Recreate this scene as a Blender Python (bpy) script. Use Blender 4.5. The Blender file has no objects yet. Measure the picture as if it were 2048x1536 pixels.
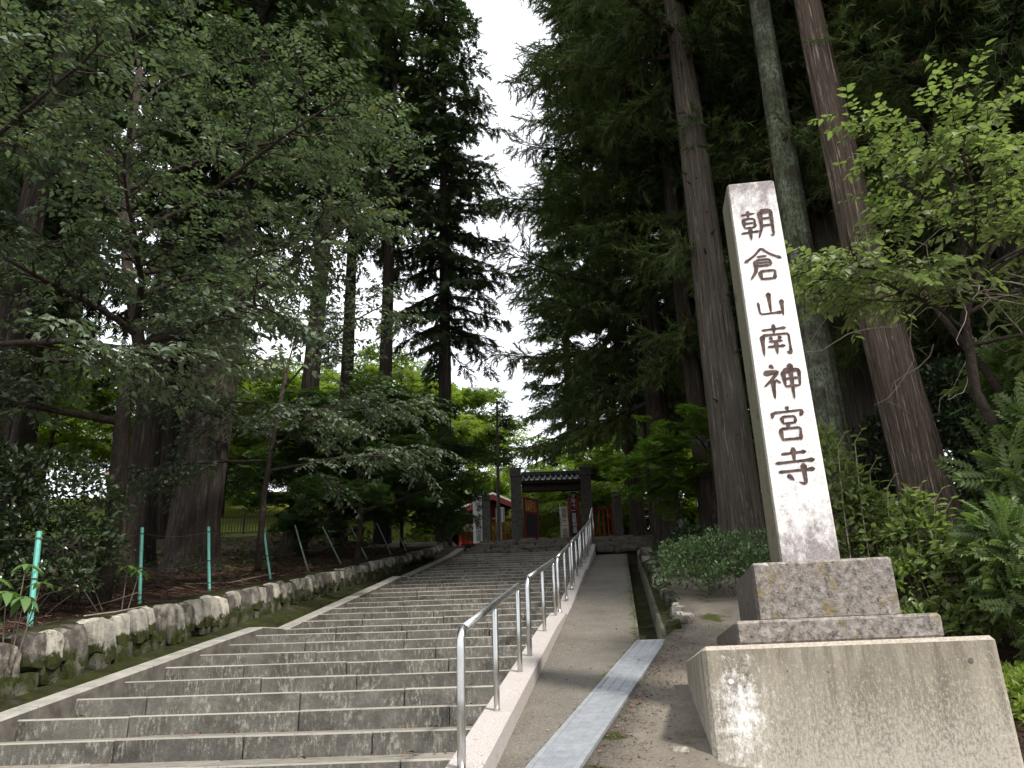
import bpy, math, random
import numpy as np
from mathutils import Vector, Matrix

# ------------------------------------------------------------------ camera, sky, sun, exposure
scene = bpy.context.scene
col = scene.collection
cam_data = bpy.data.cameras.new('camera')
cam = bpy.data.objects.new('camera', cam_data)
col.objects.link(cam)
cam_data.sensor_width = 36.0
cam_data.lens = 36.0 * 1657.0 / 2048.0
cam_data.clip_start = 0.05
cam_data.clip_end = 2000.0
PITCH = math.radians(21.3)
ROLL = 0.032
fwd = Vector((0, math.cos(PITCH), math.sin(PITCH)))
rgt = Vector((1, 0, 0))
upv = rgt.cross(fwd)
ir = math.cos(ROLL) * rgt - math.sin(ROLL) * upv
iu = math.sin(ROLL) * rgt + math.cos(ROLL) * upv
cam.matrix_world = Matrix(((ir.x, iu.x, -fwd.x, 0), (ir.y, iu.y, -fwd.y, 0), (ir.z, iu.z, -fwd.z, 0), (0, 0, 0, 1)))
scene.camera = cam

SUN_DIR = Vector((0.43, -0.38, 0.82)).normalized()      # towards the sun: behind the camera, to the right
world = bpy.data.worlds.new('World')
scene.world = world
world.use_nodes = True
nt = world.node_tree
nt.nodes.clear()
wo = nt.nodes.new('ShaderNodeOutputWorld')
bg = nt.nodes.new('ShaderNodeBackground')
sky = nt.nodes.new('ShaderNodeTexSky')
sky.sky_type = 'NISHITA'
sky.sun_disc = False
sky.sun_elevation = math.asin(SUN_DIR.z)
sky.sun_rotation = math.atan2(SUN_DIR.x, SUN_DIR.y)
sky.air_density = 1.0
sky.dust_density = 3.0
mx = nt.nodes.new('ShaderNodeMix')
mx.data_type = 'RGBA'
tcw = nt.nodes.new('ShaderNodeTexCoord')
nzw = nt.nodes.new('ShaderNodeTexNoise')
nzw.inputs['Scale'].default_value = 2.2
nzw.inputs['Detail'].default_value = 5.0
mrw = nt.nodes.new('ShaderNodeMapRange')
mrw.inputs[1].default_value = 0.3
mrw.inputs[2].default_value = 0.7
mrw.inputs[3].default_value = 0.80
mrw.inputs[4].default_value = 1.0
nt.links.new(tcw.outputs['Generated'], nzw.inputs['Vector'])
nt.links.new(nzw.outputs['Fac'], mrw.inputs[0])
nt.links.new(mrw.outputs[0], mx.inputs[0])
nt.links.new(sky.outputs[0], mx.inputs[6])
mx.inputs[7].default_value = (10.0, 10.3, 10.8, 1.0)     # bright thin cloud cover over the blue
nt.links.new(mx.outputs[2], bg.inputs[0])
bg.inputs[1].default_value = 0.10
nt.links.new(bg.outputs[0], wo.inputs[0])

sun_data = bpy.data.lights.new('sun', 'SUN')
sun_data.energy = 3.0
sun_data.angle = math.radians(5)
sun_data.color = (1.0, 0.95, 0.87)
sun = bpy.data.objects.new('sun', sun_data)
sun.rotation_euler = SUN_DIR.to_track_quat('Z', 'Y').to_euler()
sun.location = (20, -25, 40)
col.objects.link(sun)

vs = scene.view_settings
vs.view_transform = 'Standard'
vs.look = 'None'
vs.gamma = 1.0
vs.use_curve_mapping = False
vs.exposure = 0.85
scene.render.engine = 'CYCLES'
scene.cycles.max_bounces = 6
scene.cycles.diffuse_bounces = 3
scene.cycles.glossy_bounces = 2
scene.cycles.transmission_bounces = 3
scene.cycles.transparent_max_bounces = 4
scene.cycles.caustics_reflective = False
scene.cycles.caustics_refractive = False

# ------------------------------------------------------------------ helpers
def tag(o, label=None, cat=None, group=None, kind=None):
    if label: o['label'] = label
    if cat: o['category'] = cat
    if group: o['group'] = group
    if kind: o['kind'] = kind
    return o

def empty(name, loc=(0, 0, 0), rz=0.0, **k):
    o = bpy.data.objects.new(name, None)
    o.empty_display_size = 0.2
    o.location = loc
    o.rotation_euler = (0, 0, rz)
    col.objects.link(o)
    return tag(o, **k)

def obj(name, me, parent=None, loc=(0, 0, 0), rot=(0, 0, 0), sc=(1, 1, 1), mat=None, **k):
    o = bpy.data.objects.new(name, me)
    o.location = loc
    o.rotation_euler = rot
    o.scale = sc
    if mat is not None and len(me.materials) == 0:
        me.materials.append(mat)
    col.objects.link(o)
    if parent is not None: o.parent = parent
    return tag(o, **k)

def kids(o):
    return [c for c in bpy.data.objects if c.parent == o]

def copy_tree(o, children, loc=None, rz=None, sc=None, **k):
    c = o.copy()
    col.objects.link(c)
    if loc is not None: c.location = loc
    if rz is not None: c.rotation_euler = (0, 0, rz)
    if sc is not None: c.scale = (sc, sc, sc)
    for ch in children:
        d = ch.copy()
        col.objects.link(d)
        d.parent = c
    return tag(c, **k)

class MB:
    """collects triangles and quads in numpy, becomes ONE mesh"""
    def __init__(s):
        s.V = []; s.T = []; s.Q = []; s.A = []; s.n = 0
    def add(s, V, T=None, Q=None, var=0.5):
        V = np.asarray(V, np.float32).reshape(-1, 3)
        if T is not None and len(T): s.T.append(np.asarray(T, np.int32).reshape(-1, 3) + s.n)
        if Q is not None and len(Q): s.Q.append(np.asarray(Q, np.int32).reshape(-1, 4) + s.n)
        s.V.append(V)
        a = np.empty(len(V), np.float32); a[:] = var
        s.A.append(a)
        s.n += len(V)
        return s
    def box(s, lo, hi, rot=None, at=(0, 0, 0), ch=0.0):
        x0, y0, z0 = lo; x1, y1, z1 = hi
        if ch <= 0:
            V = np.array([(x, y, z) for z in (z0, z1) for y in (y0, y1) for x in (x0, x1)], float)
            Q = [(0, 2, 3, 1), (4, 5, 7, 6), (0, 1, 5, 4), (1, 3, 7, 5), (3, 2, 6, 7), (2, 0, 4, 6)]
            T = None
        else:
            V = []; idx = {}
            cx, cy, cz = (x0 + x1) / 2, (y0 + y1) / 2, (z0 + z1) / 2
            hx, hy, hz = (x1 - x0) / 2, (y1 - y0) / 2, (z1 - z0) / 2
            for sx in (-1, 1):
                for sy in (-1, 1):
                    for sz in (-1, 1):
                        for ax in range(3):
                            h = [hx - ch, hy - ch, hz - ch]
                            h[ax] += ch
                            idx[(sx, sy, sz, ax)] = len(V)
                            V.append((cx + sx * h[0], cy + sy * h[1], cz + sz * h[2]))
            V = np.array(V); Q = []; T = []
            def fix(f, nrm):
                p = V[list(f)]
                n = np.cross(p[1] - p[0], p[2] - p[0])
                return f if n @ np.array(nrm) > 0 else f[::-1]
            for ax in range(3):
                a, b = [(1, 2), (0, 2), (0, 1)][ax]
                for sg in (-1, 1):
                    f = []
                    for (u, v) in ((-1, -1), (1, -1), (1, 1), (-1, 1)):
                        k = [0, 0, 0]; k[ax] = sg; k[a] = u; k[b] = v
                        f.append(idx[(k[0], k[1], k[2], ax)])
                    nr = [0, 0, 0]; nr[ax] = sg
                    Q.append(fix(tuple(f), nr))
                c = ax
                for u in (-1, 1):
                    for v in (-1, 1):
                        k0 = [0, 0, 0]; k0[a] = u; k0[b] = v; k1 = list(k0)
                        k0[c] = -1; k1[c] = 1
                        f = (idx[(*k0, a)], idx[(*k1, a)], idx[(*k1, b)], idx[(*k0, b)])
                        nr = [0, 0, 0]; nr[a] = u; nr[b] = v
                        Q.append(fix(f, nr))
            for sx in (-1, 1):
                for sy in (-1, 1):
                    for sz in (-1, 1):
                        T.append(fix(tuple(idx[(sx, sy, sz, q)] for q in range(3)), (sx, sy, sz)))
        if rot is not None:
            V = V @ np.array(rot.to_matrix() if hasattr(rot, 'to_matrix') else rot).T
        return s.add(V + np.array(at), T, Q)
    def tube(s, pts, rad, seg=8, cap=True, var=0.5):
        pts = np.asarray(pts, float); n = len(pts)
        rad = np.broadcast_to(np.asarray(rad, float), (n,))
        tg = np.gradient(pts, axis=0)
        tg /= np.linalg.norm(tg, axis=1)[:, None] + 1e-9
        ref = np.array((0, 0, 1.0)) if abs(tg[0][2]) < 0.9 else np.array((1.0, 0, 0))
        V = []
        a = np.arange(seg) * 2 * math.pi / seg
        for i in range(n):
            u = np.cross(ref, tg[i]); u /= np.linalg.norm(u) + 1e-9
            v = np.cross(tg[i], u)
            ref = v if i == 0 and False else ref
            V.append(pts[i] + rad[i] * (np.cos(a)[:, None] * u + np.sin(a)[:, None] * v))
        V = np.concatenate(V)
        Q = []
        for i in range(n - 1):
            for j in range(seg):
                k = (j + 1) % seg
                Q.append((i * seg + j, i * seg + k, (i + 1) * seg + k, (i + 1) * seg + j))
        T = []
        if cap:
            V = np.concatenate([V, pts[:1], pts[-1:]])
            c0, c1 = n * seg, n * seg + 1
            for j in range(seg):
                k = (j + 1) % seg
                T.append((c0, k, j)); T.append((c1, (n - 1) * seg + j, (n - 1) * seg + k))
        return s.add(V, T, Q, var)
    def prism(s, poly, y0, y1):
        """outline poly [(x,z)...] counter-clockwise seen from -y, extruded from y0 to y1"""
        n = len(poly)
        V = [(x, y0, z) for x, z in poly] + [(x, y1, z) for x, z in poly]
        Q = [(i, i + n, (i + 1) % n + n, (i + 1) % n) for i in range(n)]
        T = [(0, i, i + 1) for i in range(1, n - 1)] + [(n, n + i + 1, n + i) for i in range(1, n - 1)]
        return s.add(V, T, Q)
    def grid(s, P, var=0.5):
        """P[rows, cols, 3] -> quads"""
        P = np.asarray(P, float); r, c = P.shape[:2]
        i = np.arange(r * c).reshape(r, c)
        Q = np.stack([i[:-1, :-1], i[:-1, 1:], i[1:, 1:], i[1:, :-1]], -1).reshape(-1, 4)
        return s.add(P.reshape(-1, 3), None, Q, var)
    def mesh(s, name, smooth=False, mat=None):
        V = np.concatenate(s.V)
        T = np.concatenate(s.T) if s.T else np.zeros((0, 3), np.int32)
        Q = np.concatenate(s.Q) if s.Q else np.zeros((0, 4), np.int32)
        me = bpy.data.meshes.new(name)
        me.vertices.add(len(V))
        me.vertices.foreach_set('co', V.astype(np.float32).ravel())
        nl = len(T) * 3 + len(Q) * 4
        me.loops.add(nl)
        me.loops.foreach_set('vertex_index', np.concatenate([T.ravel(), Q.ravel()]).astype(np.int32))
        me.polygons.add(len(T) + len(Q))
        st = np.concatenate([np.arange(len(T)) * 3, len(T) * 3 + np.arange(len(Q)) * 4]).astype(np.int32)
        me.polygons.foreach_set('loop_start', st)
        me.polygons.foreach_set('use_smooth', np.full(len(T) + len(Q), smooth))
        me.update(calc_edges=True)
        at = me.attributes.new('var', 'FLOAT', 'POINT')
        at.data.foreach_set('value', np.concatenate(s.A))
        if mat is not None: me.materials.append(mat)
        return me

def nrm(a):
    return a / (np.linalg.norm(a, axis=-1, keepdims=True) + 1e-9)

# ------------------------------------------------------------------ materials
class M:
    def __init__(s, name, rough=0.8, spec=0.3, metal=0.0):
        s.m = bpy.data.materials.new(name)
        s.m.use_nodes = True
        s.t = s.m.node_tree
        s.b = s.t.nodes['Principled BSDF']
        s.b.inputs['Roughness'].default_value = rough
        s.b.inputs['Specular IOR Level'].default_value = spec
        s.b.inputs['Metallic'].default_value = metal
        s._c = {}
    def n(s, t): return s.t.nodes.new('ShaderNode' + t)
    def l(s, a, b): s.t.links.new(a, b)
    def coord(s, kind='world', scale=(1, 1, 1), loc=(0, 0, 0)):
        mp = s.n('Mapping')
        mp.inputs['Scale'].default_value = scale
        mp.inputs['Location'].default_value = loc
        if kind == 'world':
            g = s.n('NewGeometry'); s.l(g.outputs['Position'], mp.inputs[0])
        else:
            g = s.n('TexCoord'); s.l(g.outputs['Object'], mp.inputs[0])
        return mp.outputs[0]
    def noise(s, vec, scale=5.0, detail=5.0, rough=0.6, lo=0.3, hi=0.7):
        z = s.n('TexNoise')
        z.inputs['Scale'].default_value = scale
        z.inputs['Detail'].default_value = detail
        z.inputs['Roughness'].default_value = rough
        s.l(vec, z.inputs['Vector'])
        r = s.n('MapRange')
        r.inputs[1].default_value = lo; r.inputs[2].default_value = hi
        s.l(z.outputs['Fac'], r.inputs[0])
        return r.outputs[0]
    def vor(s, vec, scale, lo=0.0, hi=0.5):
        z = s.n('TexVoronoi'); z.inputs['Scale'].default_value = scale
        s.l(vec, z.inputs['Vector'])
        r = s.n('MapRange'); r.inputs[1].default_value = lo; r.inputs[2].default_value = hi
        s.l(z.outputs['Distance'], r.inputs[0])
        return r.outputs[0]
    def mix(s, f, a, b, mode='MIX'):
        x = s.n('Mix'); x.data_type = 'RGBA'; x.blend_type = mode
        for v, i in ((f, 0), (a, 6), (b, 7)):
            if isinstance(v, (int, float)): x.inputs[i].default_value = v
            elif isinstance(v, tuple): x.inputs[i].default_value = (*v, 1)
            else: s.l(v, x.inputs[i])
        return x.outputs[2]
    def math(s, op, a, b=None):
        x = s.n('Math'); x.operation = op
        for v, i in ((a, 0), (b, 1)):
            if v is None: continue
            if isinstance(v, (int, float)): x.inputs[i].default_value = v
            else: s.l(v, x.inputs[i])
        return x.outputs[0]
    def ramp(s, f, a, b, lo=0.0, hi=1.0):
        r = s.n('MapRange'); r.inputs[1].default_value = lo; r.inputs[2].default_value = hi
        s.l(f, r.inputs[0])
        return s.mix(r.outputs[0], a, b)
    def range(s, f, lo, hi, a=0.0, b=1.0):
        r = s.n('MapRange'); r.inputs[1].default_value = lo; r.inputs[2].default_value = hi
        r.inputs[3].default_value = a; r.inputs[4].default_value = b
        s.l(f, r.inputs[0])
        return r.outputs[0]
    def sep(s, v):
        x = s.n('SeparateXYZ'); s.l(v, x.inputs[0]); return x.outputs
    def normal(s):
        return s.sep(s.n('NewGeometry').outputs['Normal'])
    def rand(s):
        return s.n('ObjectInfo').outputs['Random']
    def attr(s, name='var'):
        a = s.n('Attribute'); a.attribute_name = name; return a.outputs['Fac']
    def color(s, c):
        if isinstance(c, tuple): s.b.inputs['Base Color'].default_value = (*c, 1)
        else: s.l(c, s.b.inputs['Base Color'])
        return s
    def bump(s, h, strength=0.5, dist=0.01):
        x = s.n('Bump'); x.inputs['Strength'].default_value = strength; x.inputs['Distance'].default_value = dist
        s.l(h, x.inputs['Height']); s.l(x.outputs[0], s.b.inputs['Normal'])
        return s

def leaf_mat(name, dark, light, rough=0.5, trans=0.3, spec=0.35, warm=None, warm_at=0.93):
    s = M(name, rough, spec)
    v = s.attr()
    c = s.ramp(v, dark, light, 0.0, 1.0)
    if warm: c = s.mix(s.range(v, warm_at, warm_at + 0.03), c, warm)
    s.color(c)
    tr = s.n('BsdfTranslucent')
    s.l(s.mix(1.0, c, (1.0, 1.25, 0.55), 'MULTIPLY'), tr.inputs[0])
    ms = s.n('MixShader'); ms.inputs[0].default_value = trans
    out = s.t.nodes['Material Output']
    s.l(s.b.outputs[0], ms.inputs[1]); s.l(tr.outputs[0], ms.inputs[2])
    s.l(ms.outputs[0], out.inputs[0])
    return s.m

MAT = {}
def make_materials():
    # stone steps: stained concrete-grey blocks with pale lichen flecks running down
    s = M('step_stone', 0.85, 0.25)
    w = s.coord('world')
    base = s.mix(s.noise(w, 3.1, 9, 0.72, 0.36, 0.64), (0.056, 0.053, 0.046), (0.145, 0.137, 0.121))
    ve = s.coord('world', (1, 1, 0.35))
    fle = s.noise(ve, 40, 9, 0.8, 0.50, 0.66)
    msk = s.noise(w, 5.0, 4, 0.6, 0.36, 0.60)
    base = s.mix(s.math('MULTIPLY', fle, msk), base, (0.40, 0.385, 0.34))
    base = s.mix(s.noise(w, 34, 9, 0.82, 0.56, 0.74), base, (0.046, 0.041, 0.035))
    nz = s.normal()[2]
    base = s.mix(s.math('MULTIPLY', s.range(nz, 0.25, 0.5), s.noise(w, 16, 6, 0.7, 0.25, 0.45)), base, (0.27, 0.255, 0.225))  # nosings paler by normal: worn edges plus the sky-lit line painted in
    base = s.mix(s.range(nz, 0.80, 0.95), base, s.mix(s.noise(w, 9, 6), (0.135, 0.124, 0.106), (0.27, 0.252, 0.222)))  # tread tops painted paler than risers, sky light from above put into colour
    r = s.rand()
    base = s.mix(0.55, base, s.ramp(r, (0.7, 0.68, 0.66), (1.2, 1.17, 1.1)), 'MULTIPLY')
    s.color(base).bump(s.noise(w, 45, 8, 0.7), 0.45, 0.006)
    MAT['step'] = s.m
    # pale granite kerb
    s = M('kerb_granite', 0.8, 0.3)
    w = s.coord('world')
    c = s.mix(s.noise(w, 130, 2, 0.5, 0.45, 0.6), (0.45, 0.41, 0.39), (0.29, 0.26, 0.25))
    c = s.mix(s.noise(w, 5, 5, 0.6, 0.5, 0.7), c, (0.36, 0.34, 0.31))
    c = s.mix(s.noise(w, 22, 6, 0.7, 0.62, 0.7), c, (0.12, 0.11, 0.10))
    s.color(c).bump(s.noise(w, 90, 4), 0.25, 0.003)
    MAT['kerb'] = s.m
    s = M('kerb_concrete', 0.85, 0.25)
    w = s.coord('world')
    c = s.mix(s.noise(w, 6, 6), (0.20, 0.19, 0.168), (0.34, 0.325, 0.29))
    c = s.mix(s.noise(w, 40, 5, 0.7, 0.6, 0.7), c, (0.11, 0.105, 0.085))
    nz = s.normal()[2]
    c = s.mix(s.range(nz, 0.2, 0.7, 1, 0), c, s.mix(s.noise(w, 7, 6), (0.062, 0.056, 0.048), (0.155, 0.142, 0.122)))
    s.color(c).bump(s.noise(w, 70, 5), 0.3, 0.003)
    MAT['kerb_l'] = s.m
    s = M('drain_concrete', 0.9, 0.2)
    w = s.coord('world')
    c = s.mix(s.noise(w, 6, 6), (0.06, 0.055, 0.045), (0.16, 0.148, 0.125))
    c = s.mix(s.noise(w, 5, 7, 0.7, 0.46, 0.62), c, (0.045, 0.052, 0.014))
    s.color(c).bump(s.noise(w, 50, 6), 0.5, 0.006)
    MAT['drain'] = s.m
    # ramp: worn asphalt-concrete
    s = M('ramp_asphalt', 0.92, 0.2)
    w = s.coord('world')
    c = s.mix(s.noise(w, 1.6, 6), (0.090, 0.081, 0.068), (0.150, 0.136, 0.115))
    c = s.mix(s.noise(w, 140, 2, 0.6, 0.55, 0.66), c, (0.30, 0.275, 0.235))
    c = s.mix(s.noise(w, 90, 2, 0.6, 0.60, 0.68), c, (0.045, 0.04, 0.034))
    v = s.attr()
    edge = s.math('ADD', v, s.math('MULTIPLY', s.noise(w, 9, 6, 0.7, 0.3, 0.7), 0.9))
    c = s.mix(s.range(edge, 1.02, 1.25), c, s.mix(s.noise(w, 30, 4), (0.030, 0.037, 0.010), (0.085, 0.095, 0.022)))
    s.color(c).bump(s.noise(w, 120, 4), 0.5, 0.004)
    MAT['ramp'] = s.m
    # moss over damp concrete
    s = M('moss', 0.95, 0.1)
    w = s.coord('world')
    c = s.mix(s.noise(w, 4, 6), (0.018, 0.018, 0.010), (0.036, 0.042, 0.011))
    c = s.mix(s.noise(w, 11, 6, 0.7, 0.52, 0.68), c, (0.048, 0.056, 0.013))
    c = s.mix(s.noise(w, 3, 5, 0.6, 0.53, 0.66), c, (0.060, 0.052, 0.042))
    s.color(c).bump(s.noise(w, 60, 6, 0.7), 0.8, 0.012)
    MAT['moss'] = s.m
    # soil with bark and needle litter
    s = M('soil', 0.95, 0.1)
    w = s.coord('world')
    c = s.mix(s.noise(w, 7, 7, 0.7), (0.040, 0.026, 0.019), (0.115, 0.072, 0.052))
    c = s.mix(s.noise(w, 60, 4, 0.7, 0.58, 0.68), c, (0.20, 0.14, 0.105))
    c = s.mix(s.noise(w, 1.1, 4, 0.6, 0.53, 0.66), c, (0.030, 0.036, 0.014))
    s.color(c).bump(s.noise(w, 34, 8, 0.75), 1.0, 0.03)
    MAT['soil'] = s.m
    s = M('earth_path', 0.95, 0.15)
    w = s.coord('world')
    c = s.mix(s.noise(w, 2.2, 7, 0.65), (0.125, 0.108, 0.086), (0.24, 0.212, 0.174))
    c = s.mix(s.noise(w, 70, 4, 0.7, 0.60, 0.68), c, (0.33, 0.295, 0.24))
    c = s.mix(s.noise(w, 26, 6, 0.7, 0.61, 0.68), c, (0.035, 0.03, 0.022))
    c = s.mix(s.noise(w, 1.7, 4, 0.6, 0.60, 0.68), c, (0.060, 0.068, 0.018))
    s.color(c).bump(s.noise(w, 40, 8, 0.75), 0.7, 0.015)
    MAT['earth'] = s.m
    s = M('meadow_grass', 0.9, 0.1)
    w = s.coord('world')
    c = s.mix(s.noise(w, 1.2, 6, 0.7), (0.10, 0.135, 0.022), (0.24, 0.27, 0.045))
    s.color(c).bump(s.noise(w, 20, 8, 0.75), 0.8, 0.05)
    MAT['meadow'] = s.m
    # wall stones
    s = M('wall_stone', 0.9, 0.2)
    o = s.coord('obj'); w = s.coord('world')
    r = s.rand()
    pale = s.ramp(r, (0.30, 0.285, 0.25), (0.52, 0.49, 0.41))
    pale = s.mix(s.range(r, 0.965, 0.975), pale, (0.50, 0.36, 0.20))
    darks = s.mix(s.noise(w, 9, 5), (0.05, 0.043, 0.038), (0.135, 0.118, 0.102))
    lich = s.math('ADD', s.noise(w, 8, 7, 0.72, 0.36, 0.64), s.range(s.math('FRACT', s.math('MULTIPLY', r, 7.13)), 0, 1, -0.62, 0.5))
    c = s.mix(lich, darks, pale)
    c = s.mix(s.noise(w, 75, 5, 0.7, 0.58, 0.66), c, (0.06, 0.052, 0.044))
    oz = s.sep(o)[2]
    ms = s.math('ADD', s.range(oz, 0.02, -0.5, 0, 1.0), s.range(s.noise(w, 6, 6, 0.7, 0.3, 0.7), 0, 1, -0.46, 0.50))
    c = s.mix(s.range(ms, 0.25, 0.5), c, s.mix(s.noise(w, 14, 5), (0.017, 0.020, 0.007), (0.050, 0.058, 0.013)))
    s.color(c).bump(s.noise(w, 50, 7, 0.7), 0.6, 0.008)
    MAT['stone'] = s.m
    s = M('wall_stone_mossy', 0.95, 0.12)
    w = s.coord('world')
    c = s.mix(s.noise(w, 14, 8, 0.75, 0.42, 0.62), (0.045, 0.04, 0.034), (0.30, 0.285, 0.235))
    c = s.mix(s.noise(w, 7, 7, 0.72, 0.40, 0.54), c, s.mix(s.noise(w, 16, 5), (0.016, 0.019, 0.007), (0.050, 0.058, 0.013)))
    s.color(c).bump(s.noise(w, 45, 7, 0.7), 0.7, 0.010)
    MAT['stone_mossy'] = s.m
    s = M('dark_slab', 0.85, 0.3)
    w = s.coord('world')
    r = s.rand()
    c = s.mix(s.noise(w, 6, 7, 0.7), (0.035, 0.031, 0.027), (0.13, 0.115, 0.095))
    nz = s.normal()[2]
    c = s.mix(s.range(nz, 0.4, 0.8, 0, 0.6), c, (0.22, 0.195, 0.155))
    c = s.mix(0.5, c, s.ramp(r, (0.6, 0.6, 0.6), (1.4, 1.35, 1.2)), 'MULTIPLY')
    s.color(c).bump(s.noise(w, 25, 7, 0.7), 0.7, 0.012)
    MAT['slab'] = s.m
    # granite pillar
    s = M('pillar_granite', 0.8, 0.25)
    w = s.coord('obj')
    c = s.mix(s.noise(w, 150, 3, 0.6, 0.44, 0.60), (0.86, 0.83, 0.81), (0.72, 0.69, 0.675))
    x = s.sep(w)
    nx = s.normal()[0]
    # weather stains: head and foot of the shaft, fine lichen specks
    head = s.math('ADD', s.range(x[2], 2.72, 3.2, 0.0, 0.58), s.range(x[2], 0.62, 0.0, 0.0, 0.62))
    st = s.math('ADD', head, s.range(s.noise(s.coord('obj', (1, 1, .6)), 12, 8, 0.72, 0.25, 0.75), 0, 1, -0.46, 0.40))
    c = s.mix(s.range(st, 0.14, 0.55, 0, 0.85), c, s.mix(s.noise(w, 60, 4), (0.10, 0.085, 0.085), (0.30, 0.25, 0.245)))
    c = s.mix(s.math('MULTIPLY', s.noise(w, 70, 9, 0.82, 0.50, 0.64), s.noise(w, 5, 6, 0.65, 0.34, 0.58)), c, (0.20, 0.18, 0.17))
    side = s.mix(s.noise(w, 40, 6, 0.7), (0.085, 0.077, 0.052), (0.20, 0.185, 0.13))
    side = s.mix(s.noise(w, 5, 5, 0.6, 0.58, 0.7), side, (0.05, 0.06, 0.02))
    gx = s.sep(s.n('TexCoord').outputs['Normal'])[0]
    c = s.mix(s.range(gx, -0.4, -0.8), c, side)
    s.color(c).bump(s.noise(w, 120, 5, 0.7), 0.35, 0.004)
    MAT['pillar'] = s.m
    s = M('carved_ink', 0.85, 0.2)
    w = s.coord('world')
    s.color(s.mix(s.noise(w, 26, 6, 0.7), (0.012, 0.009, 0.008), (0.15, 0.10, 0.085)))
    MAT['ink'] = s.m
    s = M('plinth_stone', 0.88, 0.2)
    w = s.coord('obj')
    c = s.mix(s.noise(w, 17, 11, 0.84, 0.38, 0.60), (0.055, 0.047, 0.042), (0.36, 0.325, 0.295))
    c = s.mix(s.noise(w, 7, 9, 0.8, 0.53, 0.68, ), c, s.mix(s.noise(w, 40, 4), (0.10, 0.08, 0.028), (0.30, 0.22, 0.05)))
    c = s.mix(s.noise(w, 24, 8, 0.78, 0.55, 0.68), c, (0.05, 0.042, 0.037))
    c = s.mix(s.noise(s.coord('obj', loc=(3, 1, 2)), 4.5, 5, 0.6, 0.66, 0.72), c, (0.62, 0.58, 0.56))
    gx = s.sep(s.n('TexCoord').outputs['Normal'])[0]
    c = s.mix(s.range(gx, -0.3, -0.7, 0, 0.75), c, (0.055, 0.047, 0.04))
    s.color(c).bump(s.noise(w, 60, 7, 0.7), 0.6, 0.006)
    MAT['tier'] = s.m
    s = M('plinth_concrete', 0.9, 0.2)
    w = s.coord('obj'); ve = s.coord('obj', (1, 1, 0.28))
    c = s.mix(s.noise(ve, 5, 9, 0.74), (0.155, 0.136, 0.104), (0.37, 0.33, 0.262))
    c = s.mix(s.math('MULTIPLY', s.noise(s.coord('obj', (1, 1, 0.10)), 13, 9, 0.75, 0.46, 0.66), s.range(s.sep(w)[2], -0.1, 0.68, 0.15, 0.75)), c, (0.085, 0.074, 0.056))
    x = s.sep(w)
    low = s.range(x[2], 0.62, -0.15, 0.0, 0.5)
    wh = s.math('ADD', low, s.range(s.noise(s.coord('obj', (1, 1, 0.5)), 60, 10, 0.82, 0.36, 0.66), 0, 1, -0.66, 0.36))
    c = s.mix(s.range(wh, -0.05, 0.32, 0, 0.62), c, (0.55, 0.51, 0.44))
    d = s.n('VectorMath'); d.operation = 'DISTANCE'
    mp = s.coord('obj', (1.0, 0.0, 0.52)); s.l(mp, d.inputs[0]); d.inputs[1].default_value = (0.21, 0.0, 0.15)
    sp = s.math('ADD', s.range(d.outputs['Value'], 0.0, 0.34, 0.36, -0.45), s.range(s.noise(s.coord('obj', (1, 1, .7)), 20, 10, 0.82, 0.3, 0.7), 0, 1, -0.5, 0.5))
    c = s.mix(s.range(sp, 0.0, 0.4), c, (0.80, 0.78, 0.75))
    c = s.mix(s.noise(w, 75, 6, 0.75, 0.615, 0.66), c, (0.07, 0.06, 0.05))
    c = s.mix(s.vor(w, 9, 0.055, 0.035), c, (0.03, 0.025, 0.02))
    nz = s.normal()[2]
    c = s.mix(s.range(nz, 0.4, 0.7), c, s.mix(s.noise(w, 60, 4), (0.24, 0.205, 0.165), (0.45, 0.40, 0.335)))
    s.color(c).bump(s.noise(w, 70, 7, 0.7), 0.4, 0.004)
    MAT['plinth'] = s.m
    s = M('gate_stone', 0.85, 0.2)
    w = s.coord('world')
    c = s.mix(s.noise(w, 9, 7, 0.7), (0.045, 0.042, 0.036), (0.12, 0.112, 0.098))
    s.color(c).bump(s.noise(w, 30, 5), 0.5, 0.01)
    MAT['gatestone'] = s.m
    s = M('stainless', 0.28, 0.5, 1.0)
    w = s.coord('world', (1, 1, 0.2))
    s.color(s.mix(s.noise(w, 30, 4), (0.46, 0.46, 0.45), (0.60, 0.60, 0.59)))
    s.l(s.range(s.noise(w, 40, 5), 0, 1, 0.22, 0.42), s.b.inputs['Roughness'])
    MAT['steel'] = s.m
    s = M('galvanised', 0.5, 0.5, 0.6)
    w = s.coord('world')
    s.color(s.mix(s.noise(w, 14, 5), (0.33, 0.345, 0.37), (0.48, 0.50, 0.53)))
    MAT['galv'] = s.m
    s = M('teal_paint', 0.5, 0.4)
    w = s.coord('world')
    s.color(s.mix(s.noise(w, 40, 6, 0.7, 0.35, 0.65), (0.10, 0.40, 0.33), (0.17, 0.52, 0.42)))
    MAT['teal'] = s.m
    s = M('grey_stake', 0.6, 0.4)
    w = s.coord('world')
    s.color(s.mix(s.noise(w, 40, 6), (0.13, 0.20, 0.18), (0.22, 0.30, 0.27)))
    MAT['stake2'] = s.m
    def flat(key, c0, c1, rough=0.7, scale=20, spec=0.3, metal=0.0):
        s = M(key, rough, spec, metal)
        s.color(s.mix(s.noise(s.coord('world'), scale, 5), c0, c1)); MAT[key] = s.m
    flat('red_paint', (0.30, 0.022, 0.015), (0.46, 0.045, 0.028))
    flat('dark_red', (0.11, 0.010, 0.010), (0.17, 0.018, 0.015))
    flat('dark_panel', (0.012, 0.010, 0.014), (0.025, 0.02, 0.026))
    flat('dark_wood', (0.022, 0.016, 0.012), (0.045, 0.033, 0.024))
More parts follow.
